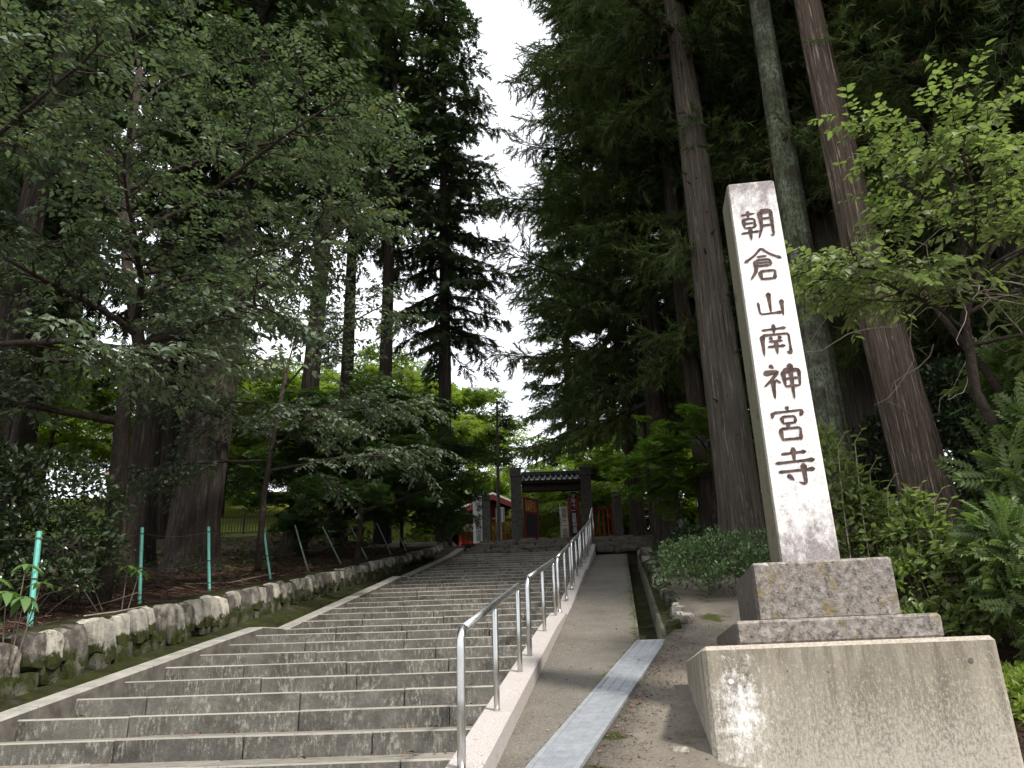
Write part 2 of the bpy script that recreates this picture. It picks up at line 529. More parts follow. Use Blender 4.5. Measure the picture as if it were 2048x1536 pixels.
    flat('roof_tile', (0.05, 0.05, 0.052), (0.10, 0.10, 0.102), 0.45)
    flat('plaster', (0.62, 0.61, 0.58), (0.74, 0.73, 0.70))
    flat('cloth', (0.72, 0.72, 0.70), (0.80, 0.80, 0.78), 0.9, 6)
    flat('cream_cloth', (0.55, 0.54, 0.42), (0.66, 0.65, 0.52), 0.9, 6)
    flat('black_text', (0.02, 0.02, 0.02), (0.04, 0.04, 0.04))
    flat('white_text', (0.65, 0.65, 0.65), (0.75, 0.75, 0.75))
    flat('board', (0.42, 0.46, 0.45), (0.50, 0.54, 0.53))
    flat('black_metal', (0.012, 0.012, 0.011), (0.03, 0.03, 0.028), 0.5)
    flat('wire', (0.05, 0.045, 0.04), (0.10, 0.09, 0.08), 0.5)
    flat('orange_wood', (0.34, 0.10, 0.04), (0.46, 0.15, 0.06))
    flat('house_wall', (0.70, 0.69, 0.66), (0.80, 0.79, 0.76))
    flat('house_roof', (0.16, 0.12, 0.10), (0.24, 0.18, 0.15))
    flat('dark_glass', (0.02, 0.022, 0.025), (0.04, 0.042, 0.045), 0.15)
    flat('grey_stone', (0.16, 0.16, 0.155), (0.30, 0.29, 0.28))
    flat('twig', (0.075, 0.058, 0.042), (0.17, 0.135, 0.10), 0.9)
    flat('pale_twig', (0.20, 0.165, 0.13), (0.34, 0.29, 0.235), 0.9)
    flat('dead_leaf', (0.13, 0.055, 0.028), (0.26, 0.125, 0.062), 0.8, 8)
    flat('yellow_leaf', (0.48, 0.40, 0.07), (0.60, 0.48, 0.12), 0.8, 8)
    # bark
    def bark(key, d, m, l, moss=None, vs=0.05, sc=16):
        s = M('bark_' + key, 0.92, 0.12)
        ve = s.coord('world', (1, 1, vs)); w = s.coord('world')
        f = s.noise(ve, sc, 7, 0.7, 0.32, 0.68)
        c = s.mix(f, d, m)
        c = s.mix(s.noise(ve, sc * 1.7, 5, 0.7, 0.57, 0.66), c, l)
        if moss:
            mk = s.math('MULTIPLY', s.noise(w, 3, 7, 0.75, 0.36, 0.52), s.noise(s.coord('world', (1, 1, .5)), 26, 8, 0.78, 0.42, 0.56))
            c = s.mix(mk, c, s.mix(s.noise(w, 2.4, 4), moss[0], moss[1]))
        s.color(c).bump(f, 1.0, 0.05)
        MAT['bark_' + key] = s.m
    bark('red', (0.046, 0.034, 0.026), (0.215, 0.163, 0.128), (0.52, 0.43, 0.36), None, 0.035, 20)
    bark('brown', (0.046, 0.039, 0.031), (0.175, 0.148, 0.118), (0.29, 0.25, 0.20), None, 0.04, 20)
    bark('dark', (0.026, 0.021, 0.018), (0.082, 0.066, 0.054), (0.16, 0.135, 0.115))
    bark('mossy', (0.040, 0.034, 0.026), (0.11, 0.095, 0.075), (0.19, 0.18, 0.15), ((0.050, 0.075, 0.022), (0.33, 0.39, 0.28)))
    bark('smooth', (0.035, 0.028, 0.023), (0.085, 0.068, 0.056), (0.13, 0.11, 0.09), None, 0.5, 9)
    # foliage
    MAT['cedar'] = leaf_mat('cedar_needles', (0.026, 0.046, 0.018), (0.15, 0.20, 0.068), 0.6, 0.28, 0.2, (0.11, 0.065, 0.03), 0.965)
    MAT['hinoki'] = leaf_mat('cypress_sprays', (0.027, 0.044, 0.021), (0.095, 0.132, 0.058), 0.6, 0.22, 0.2)
    MAT['grey_leaf'] = leaf_mat('hornbeam_leaves', (0.058, 0.082, 0.055), (0.20, 0.245, 0.172), 0.5, 0.25, 0.25, (0.17, 0.17, 0.06), 0.975)
    MAT['maple'] = leaf_mat('maple_leaves', (0.024, 0.046, 0.016), (0.065, 0.105, 0.032), 0.55, 0.35, 0.25)
    MAT['maple_bright'] = leaf_mat('bright_maple_leaves', (0.075, 0.13, 0.016), (0.16, 0.25, 0.035), 0.55, 0.45, 0.25)
    MAT['sun_leaf'] = leaf_mat('sunlit_leaves', (0.11, 0.15, 0.025), (0.26, 0.31, 0.075), 0.55, 0.5, 0.25)
    MAT['lime'] = leaf_mat('young_cherry_leaves', (0.135, 0.165, 0.068), (0.27, 0.31, 0.155), 0.45, 0.4, 0.3)
    MAT['shrub'] = leaf_mat('shrub_leaves', (0.12, 0.158, 0.052), (0.26, 0.31, 0.125), 0.38, 0.42, 0.4, (0.20, 0.23, 0.05), 0.94)
    MAT['azalea'] = leaf_mat('azalea_leaves', (0.05, 0.095, 0.034), (0.15, 0.22, 0.09), 0.3, 0.25, 0.5)
    MAT['camellia'] = leaf_mat('glossy_evergreen_leaves', (0.020, 0.036, 0.015), (0.060, 0.090, 0.036), 0.28, 0.15, 0.55)
    MAT['bigleaf'] = leaf_mat('broad_leaves', (0.085, 0.155, 0.05), (0.14, 0.23, 0.08), 0.45, 0.3, 0.35)
    MAT['fern'] = leaf_mat('compound_leaves', (0.065, 0.105, 0.034), (0.19, 0.25, 0.09), 0.45, 0.35, 0.35)
    MAT['ground_leaf'] = leaf_mat('ground_cover_leaves', (0.12, 0.17, 0.03), (0.25, 0.32, 0.07), 0.5, 0.35, 0.3)
    s = M('needle_litter', 0.9, 0.15)
    s.color(s.ramp(s.attr(), (0.045, 0.023, 0.016), (0.22, 0.13, 0.095))); MAT['litter'] = s.m
make_materials()
# ------------------------------------------------------------------ lines of the place (x to the right along the steps, y up the hill, z from eye level)
rng = np.random.default_rng(7)
RISE = 0.1458
def stepY(n):
    if n <= 8: return 5.33 + 0.634 * n
    if n <= 18: return 11.21 + 0.583 * (n - 9)
    return 17.00 + 0.571 * (n - 19)
def stepZ(n): return -0.266 + RISE * n
N0, N1 = -8, 28
_sy = np.array([stepY(n) for n in range(N0, N1 + 1)])
_sz = np.array([stepZ(n) for n in range(N0, N1 + 1)])
TERR = 4.45
def zp(y):          # plane through the step edges
    y = np.asarray(y, float)
    return np.interp(y, np.concatenate([[-50, 0.15], _sy, [23.5]]), np.concatenate([[-1.55, -1.55], _sz, [TERR]]))
def zl(y): return 0.24 * np.asarray(y, float) - 1.6
def xL(y): return -4.80 + 0.145 * np.asarray(y, float)
def xR(y): return -1.0 + 0.134 * np.asarray(y, float)
def xD(y):
    y = np.asarray(y, float)
    return np.where(y < 9.43, 1.27 - 0.311 * (9.43 - y), 0.08 + 0.126 * y)
def xrock(y): return np.interp(np.asarray(y, float), [-60, 0, 5.6, 9.4, 10.2, 25, 60], [-20, -1.37, 0.37, 1.555, 1.97, 3.58, 7.4])
def xW(y): return xL(y) - 0.72
def wall_h(y): return np.interp(np.asarray(y, float), [0, 9, 13, 20, 24], [0.46, 0.47, 0.37, 0.30, 0.28])

def fbm(x, y, s=1.0):
    return (np.sin(1.7 * x * s + 1.3 * y * s) + np.sin(2.9 * y * s - 1.1 * x * s + 1) + 0.6 * np.sin(5.3 * x * s + 4.1 * y * s + 2) + 0.4 * np.sin(9.1 * y * s - 7.7 * x * s)) / 3.0

def g_left(x, y):
    s = np.maximum(xW(y) - x, 0)
    base = np.where(y < 23, np.maximum(zl(y), -1.55), 3.92 + (np.minimum(y, 42) - 23) * 0.335)
    z = base + wall_h(y) + 0.02 * np.minimum(s, 12) + 0.035 * fbm(x, y) * np.minimum(s, 1)
    k = np.clip((y - 23.5) / 3, 0, 1) * np.clip((4.5 - s) / 3.5, 0, 1)
    return z * (1 - k) + TERR * k
def g_right(x, y):
    s = np.maximum(x - xrock(y), 0)
    base = np.where(y < 23, np.maximum(zl(y), -1.55), 3.92 + (np.minimum(y, 42) - 23) * 0.26)
    lift = np.interp(y, [6.3, 9.0, 10.8], [-0.045, -0.035, 0.12]) - 0.22 * np.clip((x - 0.8) / 0.4, 0, 1) * np.interp(y, [5.35, 5.75], [1, 0])
    z = base + lift + 0.10 * np.clip(s - 0.9, 0, 9) * np.interp(y, [6.5, 9.5], [0.0, 1]) + 0.03 * fbm(x, y) * np.clip(s - 0.6, 0, 1)
    k = np.clip((y - 23.5) / 3, 0, 1) * np.clip((3.5 - s) / 3.0, 0, 1)
    return z * (1 - k) + TERR * k

# ------------------------------------------------------------------ ground
def make_ground():
    ys = np.concatenate([np.array([-400, -150, -60, -30, -15, -8, -4, -2]), np.arange(-1, 45, 0.25), np.array([47, 50, 55, 62, 75, 100, 150, 250, 450, 800])])
    sl = np.concatenate([np.arange(0, 12, 0.3), np.array([12.5, 14, 16, 19, 23, 28, 36, 50, 80, 140, 260, 500])])
    yy = ys[:, None]
    XL = xW(np.clip(yy, -60, 60)) - sl[::-1][None, :]
    ZL = g_left(XL, yy + 0 * XL)
    XR = xrock(np.clip(yy, -60, 60)) + 0.02 + sl[None, :]
    ZR = g_right(XR, yy + 0 * XR)
    mid = np.where((yy > 0.3) & (yy < 24.1), zp(yy) - 0.75, np.where(yy >= 24.1, TERR - 0.02, -1.57))
    XM = np.concatenate([xW(np.clip(yy, -60, 60)) + 0.03, xrock(np.clip(yy, -60, 60)) - 0.01], 1)
    ZM = np.concatenate([mid, mid], 1)
    X = np.concatenate([XL, XM, XR], 1)
    Z = np.concatenate([ZL, ZM, ZR], 1)
    Y = yy + 0 * X
    P = np.stack([X, Y, Z], -1)
    b = MB(); b.grid(P)
    me = b.mesh('ground', True)
    for m in ('soil', 'meadow', 'earth'): me.materials.append(MAT[m])
    r, c = X.shape
    yc = (Y[:-1, :-1] + Y[1:, 1:]) / 2; xc = (X[:-1, :-1] + X[1:, 1:]) / 2
    mi = np.zeros((r - 1, c - 1), np.int32)
    mi[(yc > 25.5) & (xc < xW(np.clip(yc, -60, 60)) - 2.0)] = 1
    mi[(yc > 46)] = 1
    mi[(xc > xrock(np.clip(yc, -60, 60)) - 0.5) & (xc < xrock(np.clip(yc, -60, 60)) + 1.25) & (yc < 23)] = 2
    mi[(xc > xrock(np.clip(yc, -60, 60)) - 0.5) & (yc < 5.0) & (xc < 30)] = 2
    mi[(yc > 22.9) & (xc > xW(np.clip(yc, -60, 60)) - 2) & (xc < xrock(np.clip(yc, -60, 60)) + 2) & (yc < 46)] = 2
    mi[(yc < -0.2)] = 2
    me.polygons.foreach_set('material_index', mi.ravel())
    obj('ground', me, kind='structure')
make_ground()

def strip(name, ys, cols, mat, var=None, **k):
    """sheet along the path: cols = list of (x(y), z(y)) functions"""
    ys = np.asarray(ys, float)
    P = np.stack([np.stack([f(ys), ys, g(ys)], -1) for f, g in cols], 1)
    b = MB()
    v = 0.5 if var is None else np.tile(np.asarray(var, np.float32), len(ys))
    b.grid(P, v)
    return obj(name, b.mesh(name, True), mat=MAT[mat], **k)

# ------------------------------------------------------------------ stone steps: every block a part
stairs = empty('stone_stairs', (0, 0, 0), kind='structure')
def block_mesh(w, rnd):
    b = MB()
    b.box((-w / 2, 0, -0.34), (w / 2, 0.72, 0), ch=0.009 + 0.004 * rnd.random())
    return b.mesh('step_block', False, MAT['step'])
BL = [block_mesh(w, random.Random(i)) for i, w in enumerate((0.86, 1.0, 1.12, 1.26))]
BW = (0.86, 1.0, 1.12, 1.26)
R = random.Random(3)
for n in range(N0, N1 + 1):
    y, z = stepY(n), stepZ(n)
    xa, xb = float(xL(y)) + 0.08, float(xR(y)) - 0.08
    x = xa - R.random() * 0.5 if n % 2 else xa - 0.02
    first = True
    while x < xb - 0.01:
        i = R.randrange(4)
        w = BW[i]
        x0, x1 = max(x, xa), min(x + w, xb)
        if xb - x1 < 0.25: x1 = xb
        if x1 - x0 > 0.12:
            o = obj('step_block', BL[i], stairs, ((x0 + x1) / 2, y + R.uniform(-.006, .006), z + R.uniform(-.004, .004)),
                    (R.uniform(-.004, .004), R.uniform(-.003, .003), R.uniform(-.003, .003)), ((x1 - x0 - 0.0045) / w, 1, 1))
        x = x1 if x1 == xb else x + w

# kerbs beside the steps
def kerb(name, fx, segs, hw, dz, depth, mat, blk):      # every flight's kerb climbs a little proud, then drops at the landing
    root = empty(name, (0, 0, 0), kind='structure')
    for (ya, yb, cuts) in segs:
        ycut = [ya] + list(cuts[:-2] if isinstance(cuts, tuple) else cuts) + [yb]
        for a, c in zip(ycut[:-1], ycut[1:]):
            b = MB()
            g = 0.003
            V = []
            ch = 0.012
            da, db = (cuts[-2], cuts[-1]) if isinstance(cuts, tuple) else (dz, dz)
            def zt(y): return float(zp(a)) + (float(zp(c)) - float(zp(a))) * (y - a) / (c - a) + da + (db - da) * (y - ya) / (yb - ya)
            prof = [(-hw, -depth), (-hw, -ch), (-hw + ch, 0), (hw - ch, 0), (hw, -ch), (hw, -depth)]
            for y in (a + g, c - g):
                for (px, pz) in prof: V.append((float(fx(y)) + px, y, zt(y) + pz))
            Q = [(i, i + 1, i + 7, i + 6) for i in range(5)]
            Q = [(q[3], q[2], q[1], q[0]) for q in Q]
            T = [(0, 1, 2), (0, 2, 3), (0, 3, 4), (0, 4, 5)] + [(6, 8, 7), (6, 9, 8), (6, 10, 9), (6, 11, 10)]
            b.add(V, T, Q)
            obj(blk, b.mesh(blk, False, MAT[mat]), root)
    return root
RY1, RY2, RY3 = 11.25, 16.9, 22.5
kerb('handrail_kerb', xR, [(0.3, RY1, (1.7, 3.2, 4.85, 6.12, 7.42, 8.55, 9.85, .03, .085)), (RY1 + .005, RY1 + .42, (.085, .0)), (RY1 + .425, RY2, (12.9, 14.2, 15.6, .0, .085)), (RY2 + .005, RY2 + .4, (.085, .01)), (RY2 + .405, RY3, (18.5, 19.8, 21.1, .02, .07))], 0.105, 0.075, 0.5, 'kerb', 'kerb_stone')
kerb('left_kerb', xL, [(0.3, 10.6, (2.0, 3.6, 5.2, 6.8, 8.3, 9.7, -.02, .08)), (10.605, 11.35, (.08, -.02)), (11.355, 16.6, (12.7, 14.1, 15.5, -.02, .08)), (16.605, 17.2, (.08, .0)), (17.205, 22.5, (18.6, 20.0, 21.2, .02, .07))], 0.095, 0.065, 0.5, 'kerb_l', 'kerb_block')

# ramp, mossy verge, drain
ysr = np.arange(0.3, 22.61, 0.15)
xr0 = lambda y: xR(y) + 0.10
def xr1(y): return np.maximum(xD(y), xr0(y) + 0.01)
zr = lambda y: zl(y) - 0.035
fr = [0, .04, .12, .3, .5, .7, .84, .93, 1.0]
strip('ramp', ysr, [((lambda y, f=f: xr0(y) + f * (xr1(y) - xr0(y))), (lambda y, f=f: zr(y) + 0.012 * fbm(f * 3 + 0 * y, y) * .5)) for f in fr], 'ramp',
      var=[0.42, .25, 0, 0, 0, 0, .18, .5, .78], kind='structure')
ysd = np.arange(9.43, 22.61, 0.2)
def dr(a): return lambda y: 0.08 + 0.126 * y + a
strip('drain_channel', ysd, [(dr(0.0), lambda y: zr(y) - .002), (dr(.035), lambda y: zr(y) + .008), (dr(.04), lambda y: zr(y) - .36), (dr(.30), lambda y: zr(y) - .37), (dr(.305), lambda y: zr(y) - .02), (dr(.36), lambda y: zr(y) - .03)], 'drain', kind='structure')
strip('drain_bed', ysd, [(dr(.05), lambda y: zr(y) - .33), (dr(.15), lambda y: zr(y) - .345), (dr(.295), lambda y: zr(y) - .325)], 'moss', kind='structure')
strip('mossy_verge', np.concatenate([[9.35], ysd[1:]]), [(dr(.355), lambda y: zr(y) - .025), (lambda y: .5 * (dr(.355)(y) + xrock(y)), lambda y: zr(y) + .02 * fbm(y, y * .3)), (lambda y: xrock(y) + .06, lambda y: zr(y) + .03)], 'moss', kind='structure')
# left gutter ledge
ysg = np.arange(0.3, 23.2, 0.15)
strip('gutter_ledge', ysg, [(lambda y: xL(y) - .09, lambda y: zl(y) - .10), (lambda y: xL(y) - .17, lambda y: zl(y) - .17), (lambda y: xL(y) - .25, lambda y: zl(y) - .15),
      (lambda y: xL(y) - .31 + .02 * fbm(y, y), lambda y: zl(y) - .035 + .015 * fbm(y, 2 * y)), (lambda y: xL(y) - .46, lambda y: zl(y) - .02 + .02 * fbm(y + 3, y)), (lambda y: xL(y) - .70, lambda y: zl(y) + .03)], 'moss', kind='structure')

# ------------------------------------------------------------------ retaining wall of rough stones
def rock_mesh(seed, nm='stone', mat='stone', n=5, k=7.0, amp=0.07):
    r = np.random.default_rng(seed)
    lin = np.linspace(-1, 1, n)
    b = MB()
    ph = r.uniform(0, 6.28, 9); fq = r.uniform(1.2, 3.0, 9)
    for ax in range(3):
        for sg in (-1, 1):
            u, v = np.meshgrid(lin, lin, indexing='ij')
            P = np.zeros((n, n, 3)); o = [q for q in range(3) if q != ax]
            P[..., ax] = sg; P[..., o[0]] = u; P[..., o[1]] = v
            P = P / (np.sum(np.abs(P) ** k, -1, keepdims=True) ** (1 / k))
            d = np.sin(P[..., 0] * fq[0] + ph[0]) * np.sin(P[..., 1] * fq[1] + ph[1]) + np.sin(P[..., 2] * fq[2] + ph[2]) * np.sin(P[..., 0] * fq[3] * 2 + ph[3]) + .5 * np.sin(P[..., 2] * fq[4] * 2.5 + P[..., 1] * 3 + ph[4])
            P = P * (1 + amp * d[..., None])
            flip = (sg > 0) == (ax != 1)
            i = np.arange(n * n).reshape(n, n)
            Q = np.stack([i[:-1, :-1], i[1:, :-1], i[1:, 1:], i[:-1, 1:]], -1).reshape(-1, 4)
            if not flip: Q = Q[:, ::-1]
            b.add(P.reshape(-1, 3) * 0.5, None, Q)
    return b.mesh(nm, True, MAT[mat])
ROCK = [rock_mesh(i) for i in range(7)]
ROCKM = [rock_mesh(40 + i, 'stone', 'stone_mossy') for i in range(5)]
wall = tag(empty('retaining_wall', (float(xL(8)) - .7, 8.0, float(zl(8)))), 'long low wall of mossy upright stones along the left side of the steps', 'wall')
W0 = Vector(wall.location)
b = MB()
ysw = np.arange(0.3, 23.4, 0.2)
P = np.stack([np.stack([f(ysw), ysw, g(ysw)], -1) - np.array(W0) for f, g in [
    (lambda y: xL(y) - .68, lambda y: zl(y) - .1), (lambda y: xL(y) - .70, lambda y: zl(y) + .1), (lambda y: xL(y) - .72, lambda y: zl(y) + wall_h(y) - .05),
    (lambda y: xL(y) - .78, lambda y: zl(y) + wall_h(y) + .012), (lambda y: xL(y) - 1.05, lambda y: zl(y) + wall_h(y) + .02), (lambda y: xL(y) - 1.12, lambda y: zl(y) + wall_h(y) - .2)]], 1)
b.grid(P)
obj('wall_core', b.mesh('wall_core', True, MAT['moss']), wall)
slope = math.atan(0.24)
ang = math.atan2(1, .145)
def put_stone(y, w, h, top, d, off, meshes=None):
    z = float(zl(y) + top) - h / 2
    o = obj('stone', R.choice(meshes or ROCK), wall, (float(xL(y)) - off - W0.x, y - W0.y, z - W0.z),
            (R.uniform(-.09, .09) + (slope * 0.6), -.10 + R.uniform(-.05, .05), R.uniform(-.08, .08) - 0.145), (d, w, h))
y = 4.6
while y < 23.2:
    w = R.uniform(.15, .29)
    h = R.uniform(.30, .46) * float(wall_h(y)) / .47
    put_stone(y + w / 2, w * 1.0, h, float(wall_h(y)) + R.uniform(-.03, .03), .22, .715 + R.uniform(-.02, .02))
    y += w * .97
y = 4.7
while y < 19:
    w = R.uniform(.18, .40)
    put_stone(y + w / 2, w, R.uniform(.20, .28), R.uniform(.15, .22), .20, .695 + R.uniform(-.02, .015), ROCKM)
    y += w * .98 + max(0, R.uniform(-.08, .12))

# low stone edging of the footpath on the right
edge = tag(empty('stone_edging', (2.4, 14.0, float(zl(14)))), 'low edging of rough stones between mossy drain verge and earth footpath', 'edging')
E0 = Vector(edge.location)
y = 9.75
while y < 22.8:
    w = R.uniform(.13, .34)
    yc = y + w / 2
    obj('stone', R.choice(ROCKM if R.random() < .75 else ROCK), edge, (float(xrock(yc)) - E0.x + R.uniform(-.03, .03), yc - E0.y, float(zl(yc)) - .01 + R.uniform(-.03, .03) - E0.z),
        (slope + R.uniform(-.1, .1), R.uniform(-.15, .15), R.uniform(-.2, .2) - .11), (R.uniform(.14, .2), w * 1.05, R.uniform(.20, .27)))
    y += w * .92

# rough stone flight at the top
flight = empty('upper_rough_stairs', (0, 22.4, 3.9), kind='structure')
SL = [rock_mesh(20 + i, 'slab', 'slab', 4, 6.0, 0.05) for i in range(6)]
rows = [(22.42, 3.95), (22.70, 4.09), (22.98, 4.22), (23.26, 4.34), (23.55, 4.46)]
for j, (y, z) in enumerate(rows):
    x = -1.55 + 0.12 * j
    xe = 3.75 + .1 * j
    while x < xe:
        w = R.uniform(.3, .75)
        h = R.uniform(.14, .19)
        obj('slab', SL[R.randrange(6)], flight, (x + w / 2, y + .22 + R.uniform(-.04, .04) - 22.4, z - h / 2 + R.uniform(-.025, .02) - 3.9),
            (R.uniform(-.04, .04), R.uniform(-.05, .05), R.uniform(-.1, .1)), (w * 1.02, .52, h))
        x += w
b = MB()
for j, (y, z) in enumerate(rows): b.box((-1.6, y + .14 - 22.4, -.8), (4.1, y + (.419 if j < 4 else 1.2) - 22.4, z - .075 - 3.9))
obj('stair_core', b.mesh('stair_core', False, MAT['soil']), flight)
# small light slabs beside them at the left
for j in range(4):
    obj('slab', SL[j], flight, (-1.95 + .06 * j, 22.1 + .42 * j - 22.4, 3.72 + .15 * j - 3.9), (0, 0, .1), (.62, .42, .16))

# ------------------------------------------------------------------ steel grating over the drain
gd = Vector((0.311, 1, 0.24))
def grate(y0, y1, label):
    c = Vector((float(xD(y0)), y0, float(zr(np.float64(y0))) + .012))
    L = (y1 - y0 - .012)
    root = tag(empty('drain_grating', c), label, 'grating', 'steel gratings over the drain')
    def pt(u, v, h=0): return (gd.x * u + v, u, gd.z * u + h)
    def bar(b, u0, u1, v0, v1, h0, h1):
        V = [pt(u, v, h) for h in (h0, h1) for u in (u0, u1) for v in (v0, v1)]
        b.add(V, None, [(0, 2, 3, 1), (4, 5, 7, 6), (0, 1, 5, 4), (1, 3, 7, 5), (3, 2, 6, 7), (2, 0, 4, 6)])
    W = .325
    f = MB()
    for a in ((0, L, 0, .035), (0, L, W - .035, W), (0, .022, .035, W - .035), (L - .022, L, .035, W - .035)): bar(f, *a, -.06, .004)
    obj('frame', f.mesh('frame', False, MAT['galv']), root)
    for v in (.115, .205):
        r = MB(); bar(r, .022, L - .022, v - .004, v + .004, -.03, .001); obj('rib', r.mesh('rib', False, MAT['galv']), root)
    m = MB()
    nb = int(L / .0165)
    for i in range(nb):
        u = .022 + (L - .044) * (i + .5) / nb
        bar(m, u - .0038, u + .0038, .035, W - .035, -.022, -.002)
    tag(obj('bars', m.mesh('bars', False, MAT['galv']), root), kind='stuff')
gy = [4.45, 5.1, 5.75, 6.5, 7.15, 7.75, 8.45, 9.43]
gl = ['steel drain grating lowest in the row, out past the bottom edge of the picture', 'steel drain grating second lowest in the row, at the bottom edge of the picture',
      'steel drain grating third from the lower end, beside the mossy debris', 'steel drain grating fourth from the lower end of the row',
      'steel drain grating third from the open channel', 'steel drain grating next below the topmost one', 'topmost steel drain grating, where the open channel begins']
for i in range(7): grate(gy[i], gy[i + 1], gl[i])

# ------------------------------------------------------------------ stainless handrails
RAILZ = .73
def rail_sec(yposts, label, r=.0245):
    y0 = yposts[0]
    o0 = Vector((float(xR(y0)), y0, float(zp(y0)) + .045))
    root = tag(empty('handrail', o0), label, 'handrail', 'stainless steel handrails up the steps')
    def base(y): return Vector((float(xR(y)), y, float(zp(y)) + .045)) - o0
    pts = []
    n = len(yposts)
    a = base(yposts[0]); z = base(yposts[-1])
    up = Vector((0, 0, RAILZ))
    d = (z - a).normalized()
    p0 = [a + Vector((0, 0, -.05)), a + up * .5, a + up * .86]
    for t in np.linspace(0, 1, 6):
        q = (1 - t) ** 2 * (a + up * .88) + 2 * t * (1 - t) * (a + up) + t * t * (a + up + d * .10)
        p0.append(q)
    fl_ = MB(); fl_.tube([tuple(a), tuple(a + Vector((0, 0, .008)))], r * 1.75, 14)
    lower = MB(); lower.tube([tuple(q) for q in p0], r, 14)
    po_ = obj('post', lower.mesh('post', True, MAT['steel']), root)
    obj('base_flange', fl_.mesh('base_flange', False, MAT['steel']), po_)
    m = MB(); m.tube([tuple(a + up + d * .10), tuple(a + up + (z - a) * .5), tuple(z + up + d * .035)], r * 1.02, 14)
    obj('rail', m.mesh('rail', True, MAT['steel']), root)
    for y in yposts[1:]:
        q = base(y)
        m = MB(); m.tube([tuple(q + Vector((0, 0, -.05))), tuple(q + up * .5), tuple(q + up * .9), tuple(q + up * .985)], [r * .86, r * .86, r * .86, r * .55], 12)
        po_ = obj('post', m.mesh('post', True, MAT['steel']), root)
        m = MB(); m.tube([tuple(q), tuple(q + Vector((0, 0, .008)))], r * 1.6, 14); obj('base_flange', m.mesh('base_flange', False, MAT['steel']), po_)
rail_sec([4.93, 6.15, 7.4], 'nearest stainless handrail, large, beside the pale kerb in front')
rail_sec([8.1, 9.5, 10.9], 'second stainless handrail up the steps, ending where the kerb drops')
rail_sec([11.5, 12.8, 14.0], 'third stainless handrail up the steps, just past the kerb drop')
rail_sec([14.5, 15.7, 16.75], 'fourth stainless handrail up the steps, halfway to the gate')
rail_sec([17.2, 18.5, 19.6], 'fifth stainless handrail, in the shaded upper steps')
rail_sec([20.1, 21.2, 22.2], 'sixth stainless handrail, up to the foot of the rough slabs')
# topmost rail over the rough slabs
root = tag(empty('handrail', (2.02, 22.65, 4.0)), 'topmost stainless handrail on the rough stone slabs before the gate', 'handrail', 'stainless steel handrails up the steps')
m = MB(); m.tube([(0, 0, -.1), (0, 0, .72), (.01, .05, .8), (.2, 1.3, 1.35)], .022, 10); obj('post', m.mesh('post', True, MAT['steel']), root)
m = MB(); m.tube([(.21, 1.35, .4), (.21, 1.35, 1.36)], .02, 10); obj('post', m.mesh('post', True, MAT['steel']), root)

# ------------------------------------------------------------------ teal stakes and their wires
stakes = [(-4.79, 8.35, .89, -.07, .92), (-4.53, 10.12, 1.24, -.09, .96), (-4.30, 11.73, 1.60, -.10, .93), (-4.02, 13.65, 1.99, -.18, .92), (-3.80, 15.2, 2.38, -.30, .88), (-3.56, 16.85, 2.79, -.42, .78),
          (-3.30, 18.3, 3.12, -.40, .75), (-3.02, 19.9, 3.50, -.36, .75), (-2.80, 21.0, 3.76, -.34, .72)]
sl = ['thick teal stake nearest the camera, next to the big-leaved plant', 'teal stake on the bank below the dark trunks, second from the front', 'upright teal stake in front of the largest dark trunk',
      'slightly tilted teal stake on the bank right of the largest trunk', 'tilted thin stake fifth along the bank', 'strongly tilted pale stake sixth along the bank', 'faint tilted stake in shade, seventh along the bank',
      'faint grey stake in deep shade, eighth along the bank', 'farthest faint stake on the bank before the wall end']
tops = []
for i, ((x, y, z, dx, h), lab) in enumerate(zip(stakes, sl)):
    root = tag(empty('fence_stake', (x, y, z)), lab, 'stake', 'teal stakes along the bank')
    b = MB(); r = .027 if i == 0 else .021 if i < 3 else .018 if i < 4 else .015
    zb = float(g_left(np.float64(x), np.float64(y))) - z - .08
    b.tube([(-dx * .1, 0, zb), (dx * .5, 0, h * .5), (dx, 0, h)], r, 6)
    obj('post', b.mesh('post', False, MAT['teal' if i < 4 else 'stake2']), root)
    for f in (.15, .48, .92):
        c = MB(); c.tube([(dx * f, 0, h * f - .008), (dx * f, 0, h * f + .008)], r * 1.18, 8); obj('clip', c.mesh('clip', False, MAT['wire']), root)
    tops.append([(x + dx * f, y, z + h * f) for f in (.48, .92)])
for j, nm in ((0, 'thin wire strung half-way up the teal stakes'), (1, 'thin wire strung near the tops of the teal stakes')):
    b = MB(); pts = []
    for a, c in zip(tops[:-1], tops[1:]):
        for t in np.linspace(0, 1, 7)[:-1]:
            p = np.array(a[j]) * (1 - t) + np.array(c[j]) * t; p[2] -= .05 * math.sin(math.pi * t); pts.append(p)
    first = np.array(tops[0][j]) + np.array((-.9, -.9, -.22 + .05)); pts.insert(0, first)
    b.tube(pts, .0022, 4)
    tag(obj('fence_wire', b.mesh('fence_wire', True, MAT['wire'])), nm, 'wire')

